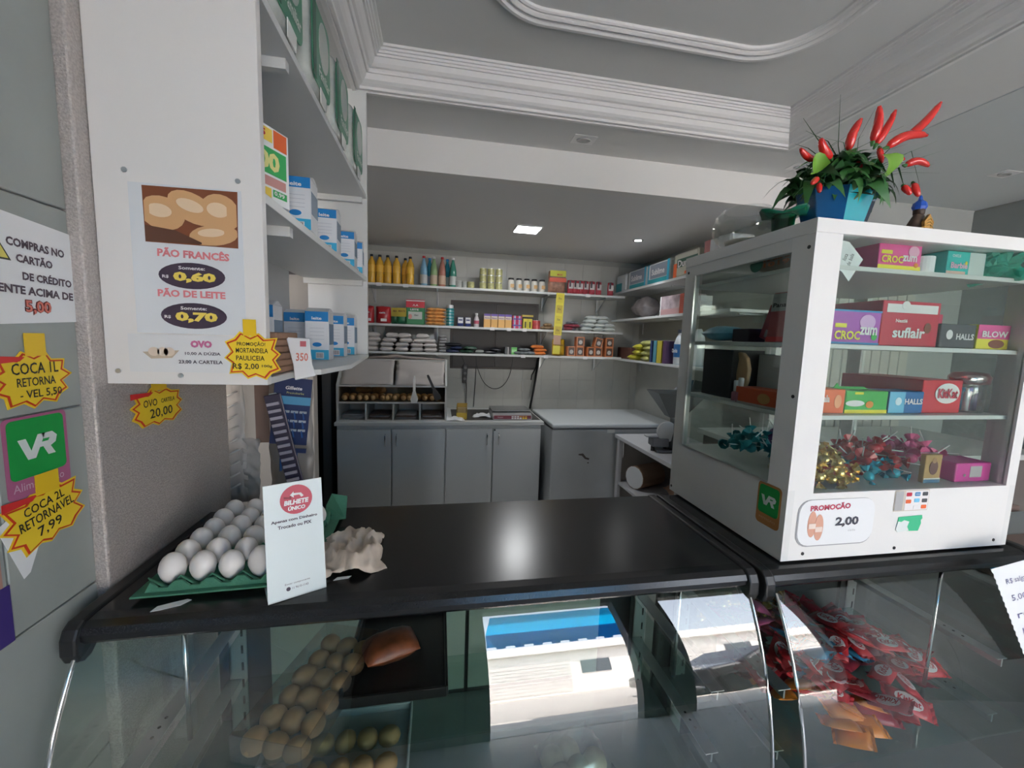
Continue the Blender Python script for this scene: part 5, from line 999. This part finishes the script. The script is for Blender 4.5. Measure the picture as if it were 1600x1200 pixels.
dup(hz, (1.555, YF_, ZS3+.092), 'orange-edged coffee box tilted on top of another', ry=rad(14)); dup(hz, (1.575, YF_+.02, ZS3), 'orange-edged coffee box standing behind the tilted one')
# shelf-edge price labels
for k, (x, z) in enumerate(((-.53, ZS1), (-.30, ZS1), (1.415, ZS1), (.49, ZS2), (.65, ZS2), (.80, ZS2), (.795, ZS3), (1.02, ZS3), (1.42, ZS3))):
    o = G().box(-.022, .022, -.0015, 0, -.028, .002).make('shelf_label', WH); o.location = (x, 3.7995, z)
    tag(o, 'small white price label on the %s back shelf edge, %s from the left' % ({ZS1: 'top', ZS2: 'middle', ZS3: 'lowest'}[z], ordn([0, 1, 2, 0, 1, 2, 0, 1, 2][k])), 'label', 'price labels on the shelf edges')
# ================================================================ side shelves on the right wall
def sshelf(label, z, y0, y1, x0=1.80):
    t = thing('side_shelf', label, 'shelf', ((x0+2.13)/2, (y0+y1)/2, z)); h = (2.128-x0)/2; q = (y1-y0)/2
    G().box(-h, h, -q, q, -.020, 0).make('board', SHELFW, t, bevel=.001)
    for y in (-q+.08, 0, q-.08): G().box(h-.20, h, y-.008, y+.008, -.028, -.020).box(h-.008, h, y-.008, y+.008, -.14, -.02).make('bracket', STEEL, t)
    return t
ZR1, ZR2, ZR3 = 2.125, 1.845, 1.450
sshelf('upper white shelf on the right alcove wall with paper packs', ZR1, 2.30, 4.10); sshelf('middle white shelf on the right alcove wall', ZR2, 2.30, 4.10); sshelf('lower white shelf on the right alcove wall with cleaning goods', ZR3, 2.30, 4.10)
def tpack(label, y, body, w_=.27, h=.17, word='', wc=WH, panels=(), x=1.90):
    return carton('paper_pack', label, 'pack', (x, y, (ZR1)), (w_, .18, h), body, -HALF, panels, [(word, .5, .55, .6, .3, wc)] if word else (), bev=.012)
PW = C('pack_white', .60, .63, .64, .35); PT = C('pack_teal', .03, .32, .36, .4); PG = C('pack_slate', .25, .28, .34, .4); PB = C('pack_cyan', .05, .42, .60, .4)
tpack('white and teal paper pack in the far corner of the upper right shelf', 3.93, PW, .22, .17, panels=[(.0, .6, .0, .5, PT)])
tpack('paper towel pack with blue swirl, farther of the two alike', 3.60, PW, .34, .17, 'Sublime', WH, [(.12, .95, .25, .92, PG), (.1, 1, .02, .22, PT), (.93, 1, 0, 1, PB)])
tpack('paper towel pack with blue swirl, nearer of the two alike', 3.22, PW, .34, .17, 'Sublime', WH, [(.12, .92, .25, .92, PG), (.05, .95, .02, .22, PT), (.9, 1, 0, 1, PB), (0, .05, 0, 1, PB)])
tpack('green and orange paper pack on the upper right shelf', 2.84, C('pack_cream', .56, .55, .45, .35), .30, .18, 'Duma', WH, [(.15, 1, .40, .75, C('pack_dkgreen', .02, .10, .06, .4)), (0, .15, .0, .6, OR), (.5, .9, .08, .2, OR)])
for k, (y, m_) in enumerate(((2.56, C('pack_redwhite', .50, .16, .16, .4)), (2.42, PW))): tpack(['red-cornered white pack behind the display case corner', 'plain white pack behind the display case'][k], y, PW, .12, .20, panels=[(0, .5, .4, 1, m_)])
t = thing('clear_film_bag', 'clear greyish bag of bread on the middle right shelf', 'bag', (1.90, 3.55, ZR2), -HALF); G().pillow(.26, .20, .19, T=Matrix.Translation((0, 0, .095)), wr=.15, seed=14, n=9, k=7).make('film', C('film_mauve', .26, .23, .23, .2, noise=.2, scale=12), t, smooth=True)
carton('wrapped_red_box', 'red-ended box in shiny plastic on the middle right shelf', 'box', (1.90, 2.98, ZR2), (.34, .18, .15), C('wrap_lilac', .42, .34, .36, .2, noise=.4, scale=14), -HALF, [(0, .04, 0, 1, WH), (.82, 1, 0, 1, C('wrap_red', .48, .11, .08, .3)), (.05, .8, .02, .3, C('wrap_pink2', .50, .30, .30, .3))])
for k in range(3): carton('small_white_pack', 'small white pack, %s from the bottom beside the wrapped red box' % ordn(k), 'pack', (1.90, 2.72, ZR2+.041*k), (.08, .10, .04), PW, -HALF)
carton('brown_box', 'dark brown low box in the far corner of the lower right shelf', 'box', (1.92, 3.83, ZR3), (.30, .16, .115), C('box_brown', .14, .06, .045, .6), -HALF)
YG = C('sponge_yellow', .50, .45, .04, .5); OL = C('pack_olive', .36, .36, .12, .35, noise=.4, scale=20)
for k, (y, z, m_, lb) in enumerate(((3.60, 0, YG, 'yellow sponge packet at the bottom beside the brown box'), (3.53, .05, YG, 'yellow sponge packet lying on the lower one'), (3.50, .10, YG, 'small yellow packet on top of the sponge pile'), (3.36, 0, OL, 'olive green packet, lowest of the pile on the lower right shelf'), (3.34, .045, OL, 'olive green packet, second of the pile'), (3.33, .090, OL, 'olive green packet, third of the pile'), (3.36, .135, OL, 'olive green packet on top of the pile'))):
    pouch('sponge_packet', lb, 'packet', (1.86, y, ZR3+z), (.16, .12, .05), m_, stand=False, rz=-HALF+.15*(-1)**k, seed=90+k)
for k, (y, w_, m_, lb) in enumerate(((3.17, .05, C('book_blue', .10, .32, .42, .4), 'light blue tall box right of the olive packets'), (3.10, .07, C('book_yellow', .58, .50, .06, .4), 'yellow tall box between the blue and violet ones'), (3.02, .05, C('book_violet', .10, .05, .12, .4), 'dark violet tall box beside the bleach bottle'), (3.235, .03, C('book_navy', .03, .06, .18, .4), 'thin navy box at the left of the tall boxes'))): carton('tall_box', lb, 'box', (1.86, y, ZR3), (w_, .12, .185), m_, -HALF)
t = thing('bleach_bottle', 'white bleach jug with blue label on the lower right shelf', 'bottle', (1.86, 2.90, ZR3), -HALF)
G().lathe([(.050, 0), (.056, .01), (.056, .17), (.040, .21), (.022, .235), (.020, .25)], 18, sy=.7).make('jug', C('jug_white', .60, .64, .66, .35), t, smooth=True); G().lathe([(.0570, .06), (.0570, .16)], 18, sy=.72, cap=False).make('label_band', C('jug_blue', .03, .14, .35, .4), t, smooth=True); G().lathe([(.024, .25), (.024, .275)], 14).make('cap', C('jug_cap', .05, .06, .08, .4), t); text(t, 'Cândida', 0, .11, .075, .030, WH, y=-.0445, bold=.03)
t = thing('bleach_bottle', 'white and pale jug behind the blue-labelled one', 'bottle', (1.92, 2.76, ZR3), -HALF); G().lathe([(.05, 0), (.055, .01), (.055, .20), (.035, .25), (.02, .28)], 16, sy=.7).make('jug', MATS['jug_white'], t, smooth=True)
# ================================================================ base cabinet and things on it
cab = thing('base_cabinet', 'long white four-door cabinet against the alcove back wall', 'cabinet', (.045, 3.72, 0))
CW = C('cabinet_white', .56, .58, .58, .4)
G().box(-.845, .845, -.33, .33, 0, .872).make('body', CW, cab, bevel=.002)
G().box(-.860, .868, -.355, .375, .872, .900).make('countertop', C('cab_top', .62, .63, .62, .35), cab, bevel=.003)
for k, (a, b) in enumerate(((-.842, -.425), (-.415, .012), (.025, .415), (.425, .842))):
    d = G().box(a, b, -.350, -.332, .05, .84).make('door', CW, cab, bevel=.002); hx = (b-.045, a+.035, b-.045, a+.045)[k]
    G().tube([(hx, -.350, .80), (hx, -.366, .79), (hx, -.366, .71), (hx, -.350, .70)], .0045, 8).make('handle', CHROME, d, smooth=True)
    if k == 3: G().lathe([(.008, 0), (.008, .003)], 12, T=Matrix.Translation((a+.01, -.350, .83)) @ Matrix.Rotation(HALF, 4, 'X')).make('lock', BLACKP, d)
bc = thing('bread_bin', 'white bread bin unit with flap and four pigeonholes on the cabinet', 'bread bin', (-.365, 3.60, .900))
BWm = C('bin_white', .55, .55, .53, .45)
for x in (-.432, .428): G().prism([(-.20, 0), (.24, 0), (.24, .50), (.02, .50), (-.20, .30)], x-.008, x+.008, T=Matrix(((0, 1, 0, 0), (1, 0, 0, 0), (0, 0, 1, 0), (0, 0, 0, 1)))).make('side_panel', BWm, bc)
G().box(-.43, .43, .23, .245, 0, .50).make('back_panel', BWm, bc); G().box(-.43, .43, -.20, .24, .0, .012).make('bottom', BWm, bc); G().box(-.43, .43, -.20, .24, .150, .162).make('shelf', BWm, bc)
G().box(-.43, .43, -.205, -.19, .288, .300).make('rail', BWm, bc); G().box(-.43, .43, .02, .24, .492, .502).make('top', BWm, bc)
for x in (-.215, 0, .215): G().box(x-.006, x+.006, -.20, .23, .012, .150).make('divider', BWm, bc)
for a, b in ((-.42, -.01), (.01, .42)):
    o = sheet(a, b, 0, .285, .012, a*7, n=10, k=12).make('cloth_lining', C('linen_white', .50, .46, .43, .7), bc, smooth=True); o.location = (0, -.155, .298); o.rotation_euler = (rad(-42), 0, 0); o.modifiers.new('s', 'SOLIDIFY').thickness = .002
G().tube([(-.43, .03, .508), (-.1, .03, .520), (.0, .03, .530), (.1, .03, .518), (.42, .03, .508)], [.006, .01, .018, .012, .006], 8).make('rolled_cloth', C('linen_taupe', .36, .30, .27, .8), bc, smooth=True)
G().box(-.42, .42, -.185, -.183, .165, .287).make('front_pane', glass('bin_pane', (.80, .74, .66), .8, .05, .03), bc)
br0 = None
for k in range(14):
    x = -.365-.38+.057*k
    lb = 'crusty bread roll, %s from the left behind the bin window' % ordn(k)
    if br0 is None:
        br0 = thing('bread_roll', lb, 'bread', (x, 3.47, 1.064), 0, 'rolls in the bread bin'); G().lathe([(.002, -.07), (.022, -.055), (.031, -.02), (.031, .02), (.022, .055), (.002, .07)], 10, T=Matrix.Translation((0, 0, .032)) @ Matrix.Rotation(HALF, 4, 'X')).make('crust', C('roll_crust', .48, .29, .12, .6, noise=.3, scale=20), br0, smooth=True)
    else: dup(br0, (x, 3.47, 1.064), lb, rz=R.uniform(-.3, .3))
br1 = dup(br0, (-.50, 3.56, 1.11), 'crusty bread roll on top of the left heap in the bin', rz=1.3); dup(br0, (-.62, 3.56, 1.11), 'crusty bread roll at the upper left of the bin heap', rz=1.5)
for k in range(4):
    x = -.365-.33+.215*k
    for q in range(3):
        o = G().pillow(.17, .28, .012, T=Matrix.Translation((0, 0, .006)), wr=.5, seed=k*3+q, n=8, k=6).make('paper_bag', [C('bagp_white', .50, .48, .47, .6), C('bagp_brown', .20, .14, .11, .7)][(k+q) % 2 if k else 0], None, smooth=True)
        o.location = (x, 3.57, .9135+.013*q); tag(o, '%s paper bag, %s from the bottom in the %s pigeonhole' % ('white' if (k == 0 or (k+q) % 2 == 0) else 'brown', ordn(q), ordn(k)), 'paper bag', 'paper bags in the pigeonholes')
def tongs(label, loc, ry, m_):
    t = thing('bread_tongs', label, 'tongs', loc, 0, None, 0, ry)
    for s_ in (-1, 1): G().box(-.010, .010, s_*.004-.001, s_*.004+.001, -.115, 0).prism([(-.010, -.115), (.010, -.115), (.030, -.185), (.024, -.215), (-.024, -.215), (-.030, -.185)], s_*.006-.001, s_*.006+.001).make('arm', m_, t, bevel=.001)
    G().lathe([(.008, -.006), (.008, .010)], 10).make('joint', m_, t)
    return t
tongs('bright steel bread tongs hanging at the bin front', (-.195, 3.375, 1.275), 0, ALU); tongs('dark bread tongs hanging aslant at the bin front', (-.085, 3.375, 1.285), rad(-24), BLACKP)
# scale, napkin box, papers
sc = thing('counter_scale', 'grey and red price scale on the right of the cabinet top', 'scale', (.645, 3.60, .902))
G().prism([(-.16, .0), (.0, .0), (.15, .0), (.15, .06), (-.11, .06), (-.16, .035)], -.175, .175, T=Matrix(((0, 1, 0, 0), (1, 0, 0, 0), (0, 0, 1, 0), (0, 0, 0, 1)))).make('housing', C('scale_grey', .32, .31, .31, .35), sc, bevel=.005)
G().box(-.165, .165, -.162, -.158, .010, .040).make('keypad_panel', C('scale_maroon', .20, .04, .06, .4), sc, bevel=.001)
for k in range(6): G().box(-.01+.024*k, .008+.024*k, -.166, -.162, .010, .022).make('key', [WH, YEL][k > 3], sc); G().box(-.01+.024*k, .008+.024*k, -.166, -.162, .026, .036).make('key', [WH, C('key_orange', .6, .3, .1, .5)][k > 2], sc)
text(sc, 'TOLEDO', -.11, .024, .05, .010, WH, y=-.1625)
G().box(-.175, .175, -.12, .15, .068, .076).box(-.03, .03, -.03, .03, .06, .068).make('pan', C('pan_steel', .42, .43, .43, .25, metal=.8), sc, bevel=.004)
o = G().box(.12, .90, 3.45, 3.98, .9005, .9018).make('counter_mat', C('mat_dark', .06, .055, .05, .6)); tag(o, 'dark flat mat under the scale on the cabinet top', 'mat')
nb = thing('napkin_box', 'yellow cut-open box standing on the cabinet beside the bread bin', 'box', (.205, 3.52, .902), rad(-6))
G().box(-.045, .045, -.04, .04, 0, .055).make('box', C('box_yellow', .62, .42, .05, .5), nb, bevel=.001); G().box(-.045, -.043, -.04, .04, .055, .125).box(.043, .045, -.04, .04, .055, .115).box(-.045, .045, .038, .04, .055, .13).make('open_walls', C('box_ochre', .45, .30, .06, .5), nb); G().box(-.036, .036, -.03, .03, .055, .095).make('papers', C('papers_inside', .40, .30, .14, .6), nb)
for k, (x, y, lb) in enumerate(((.135, 3.46, 'curled receipt paper beside the bread bin'), (.40, 3.62, 'white loose papers between yellow box and scale'))):
    o = crumple(.18, .12, .025, 20+k, 10, 8).make('loose_paper', PAPER, None, smooth=True); o.location = (x, y, .902); o.modifiers.new('s', 'SOLIDIFY').thickness = .0008; tag(o, lb, 'paper')
# power strip, cables, pole
ps = thing('power_strip', 'black power strip hanging on cables at the back wall', 'power strip', (.265, 4.07, 1.345), ry=rad(3))
G().box(-.022, .022, -.018, .018, -.19, 0).make('strip', BLACKP, ps, bevel=.004)
for k in range(3): G().lathe([(.014, 0), (.014, .004)], 12, T=Matrix.Translation((0, -.018, -.035-.055*k)) @ Matrix.Rotation(HALF, 4, 'X')).make('socket', C('socket_grey', .12, .12, .12, .4), ps)
def cable(label, pts, r_=.0035):
    P = [Vector(p) for p in pts]; Q = []
    for i in range(len(P)-1):
        p0, p1, p2, p3 = P[max(i-1, 0)], P[i], P[i+1], P[min(i+2, len(P)-1)]
        for k in range(6):
            u = k/6; Q.append(.5*((2*p1)+(-p0+p2)*u+(2*p0-5*p1+4*p2-p3)*u*u+(-p0+3*p1-3*p2+p3)*u**3))
    Q.append(P[-1]); o = G().tube(Q, r_, 6).make('cable', BLACKP, None, smooth=True); tag(o, label, 'cable')
cable('black cable from the shelf down to the power strip', [(.22, 4.08, 1.44), (.24, 4.08, 1.39), (.262, 4.08, 1.345)]); cable('short cable looped beside the power strip', [(.262, 4.085, 1.44), (.262, 4.085, 1.345)])
cable('thin cable from the power strip down to the cabinet top', [(.275, 4.08, 1.155), (.28, 4.08, 1.08), (.275, 4.07, .91)]); cable('long loose cable looping down between shelf and scale', [(.37, 4.08, 1.44), (.38, 4.08, 1.33), (.45, 4.08, 1.17), (.55, 4.08, 1.10), (.65, 4.08, 1.13), (.72, 4.08, 1.25), (.75, 4.08, 1.44)]); cable('straight black cable behind the yellow box', [(.37, 4.085, 1.44), (.37, 4.085, 1.25), (.355, 4.085, .91)])
o = G().tube([(.93, 4.02, .90), (.985, 4.05, 1.20), (1.02, 4.08, 1.44)], .012, 8).make('leaning_pole', BLACKP, None, smooth=True); tag(o, 'dark pole leaning on the back wall behind the freezer', 'pole')
o = G().tube([(.985, 4.04, 1.33), (.94, 4.03, 1.25), (.935, 4.03, 1.20)], .007, 6).make('pole_strap', BLACKP, None, smooth=True); tag(o, 'short dark strap hanging off the leaning pole', 'strap')
# freezer
fz = thing('chest_freezer', 'white chest freezer with worn front right of the cabinet', 'freezer', (1.50, 3.62, 0))
FZ = C('freezer_white', .52, .54, .55, .4, noise=.04, scale=5)
G().box(-.545, .60, -.37, .36, .05, .855).make('body', FZ, fz, bevel=.012); G().box(-.55, .605, -.385, .375, .868, .905).make('lid', C('freezer_lid', .60, .63, .64, .35), fz, bevel=.012)
G().box(-.54, .595, -.365, .355, .855, .868).make('gasket', C('gasket_grey', .10, .10, .11, .6), fz); G().box(-.05, .02, -.376, -.370, .825, .855).make('lock_plate', WHITE, fz, bevel=.002)
G().prism([(-.30, .64), (-.26, .645), (-.23, .61), (-.20, .60), (-.205, .585), (-.24, .595), (-.27, .625), (-.30, .63)], -.3712, -.370).make('rust_mark', C('rust_dark', .12, .10, .09, .7), fz); G().prism(ell(-.21, .56, .008, .006, 8), -.3712, -.370).make('rust_mark', MATS['rust_dark'], fz)
for x in (-.45, .5): G().box(x-.03, x+.03, -.33, .32, 0, .05).make('foot', BLACKP, fz)
# side table with grinder
tb = thing('side_table', 'white side table with lower shelf below the right shelves', 'table', (1.80, 2.80, 0))
TWm = C('table_white', .60, .60, .62, .4)
G().box(-.29, .32, -.50, .42, .792, .822).make('tabletop', TWm, tb, bevel=.003); G().box(-.27, .31, -.48, .40, .40, .42).make('shelf', TWm, tb)
G().box(-.275, .31, .38, .40, 0, .792).make('end_panel', C('table_side', .42, .40, .37, .5), tb); G().box(-.275, .31, -.50, -.48, 0, .792).make('end_panel', MATS['table_side'], tb); G().box(.30, .32, -.48, .38, 0, .792).make('back_panel', C('table_back', .20, .15, .12, .6), tb); G().box(-.28, -.25, .34, .38, 0, .79).make('leg', TWm, tb)
rl = thing('paper_reel', 'white-ended brown paper reel on the lower table shelf', 'reel', (1.585, 2.97, .516), rad(20))
G().lathe([(.094, 0), (.094, .26)], 24, T=Matrix.Rotation(HALF, 4, 'Y')).make('reel', C('kraft_reel', .34, .22, .14, .7), rl); G().lathe([(.090, -.003), (.092, 0)], 14, T=Matrix.Rotation(HALF, 4, 'Y')).make('end_face', PAPER, rl)
G().pillow(.16, .36, .16, wr=.2, seed=8).make('kraft_bundle', C('kraft_bundle', .28, .16, .10, .7, noise=.2, scale=12), None, smooth=True); o = COL.objects[-1] if False else [q for q in COL.objects if q.name == 'kraft_bundle'][0]; o.location = (1.80, 2.60, .502); tag(o, 'bundle of brown paper bags on the lower table shelf', 'bundle')
G().prism([(0, 0), (.010, 0), (.016, -.10), (.006, -.13)], -.001, .001).make('paper_strip', PAPER, None); o = [q for q in COL.objects if q.name == 'paper_strip'][0]; o.location = (1.545, 2.297+.55+.20, .79); o.rotation_euler = (0, 0, -HALF); o.location.x = 1.508; tag(o, 'white paper strip hanging off the table edge', 'paper')
gr = thing('bread_crumb_mill', 'dark grinder with open hopper standing on the side table', 'grinder', (1.70, 2.66, .823), rad(-10))
GM = C('mill_grey', .09, .10, .10, .4, metal=.4)
g = G(); v = []
for (a, b, z) in ((.05, .05, .26), (.17, .13, .44)): v += [(-a, -b, z), (a, -b, z), (a, b, z), (-a, b, z)]
g.add(v, [(0, 1, 5, 4), (1, 2, 6, 5), (2, 3, 7, 6), (3, 0, 4, 7)]); g.add([(.03, .129, .44), (.17, .13, .44), (.19, .14, .52), (.12, .14, .52)], [(0, 1, 2, 3)]); g.add([(.171, -.129, .44), (.171, .13, .44), (.20, .14, .52), (.20, -.12, .52)], [(0, 1, 2, 3)])
g.make('hopper', GM, gr).modifiers.new('s', 'SOLIDIFY').thickness = .003
G().lathe([(.06, .0), (.065, .06), (.05, .15), (.055, .26)], 14, .03, 0).make('body', GM, gr, smooth=True); G().box(-.13, .10, -.07, .07, .0, .02).box(-.16, -.04, -.05, .05, .04, .10).make('base', C('mill_base', .14, .15, .17, .4), gr, bevel=.006)
G().lathe([(.075, -.012), (.075, .012)], 20, T=Matrix.Translation((-.05, -.02, .15)) @ Matrix.Rotation(HALF, 4, 'X')).make('disc', C('mill_disc', .55, .56, .56, .3), gr, bevel=.003); G().box(-.20, -.06, -.03, .03, .105, .115).make('chute', C('mill_chute', .45, .46, .47, .35), gr, bevel=.002)
for x in (-.14, -.05): G().lathe([(.014, 0), (.014, .04)], 10, x, 0).make('foot', BLACKP, gr)
# ================================================================ far right beyond the case
t = thing('blue_framed_freezer', 'display freezer with blue frame edge at the far right', 'freezer', (1.90, 1.05, 0))
G().box(-.33, .5, -.42, .40, .05, .95).make('body', C('freezer_side', .34, .33, .32, .5), t, bevel=.01); G().tube([(-.345, -.43, .2), (-.355, -.435, .80), (-.35, -.43, .95), (-.35, -.1, 1.07), (-.35, .4, 1.10)], .022, 10).make('blue_frame', C('frame_blue', .02, .28, .48, .35), t, smooth=True)
for k in range(4): G().box(-.30+.02*k, .48, -.38+.18*k, -.22+.18*k, .95, .975+.012*(k % 2)).make('wrapped_stack', [C('stack_grey', .40, .42, .42, .4), C('stack_brown', .26, .18, .15, .5)][k % 2], t, bevel=.004)
t = thing('white_side_counter', 'pale grey side counter behind the blue freezer', 'counter', (2.2, 1.62, 0)); G().box(-.65, .9, -.12, .55, 1.08, 1.11).make('top', C('side_top', .58, .58, .56, .4), t, bevel=.003); G().box(-.62, .88, -.08, .53, 0, 1.08).make('body', C('side_body', .16, .14, .13, .5), t)
t = thing('handwritten_note', 'spiral-torn handwritten note taped at the right edge of the counter glass', 'note', (1.262, .612, 1.055), rx=rad(-14))
g = G(); pts = [(.10, .108), (-.072, .085)]
for k in range(16): z = .075-.012*k; xx = -.070+.0035*k; pts += [(xx, z+.004), (xx+.004, z)]
pts += [(-.01, -.12), (.10, -.12)]
g.prism(pts, -.0004, .0004).make('sheet', PAPER, t)
for k, s_ in enumerate(('R$ salgado', '5,00 un', 'refri', 'lata 4')): text(t, s_, .002+.008*k, .060-.034*k, .075, .014, C('ink_blue', .15, .15, .3, .5), y=-.0012, rot=.12)
text(t, ' ', 0, 0, .01, .01, BLK)
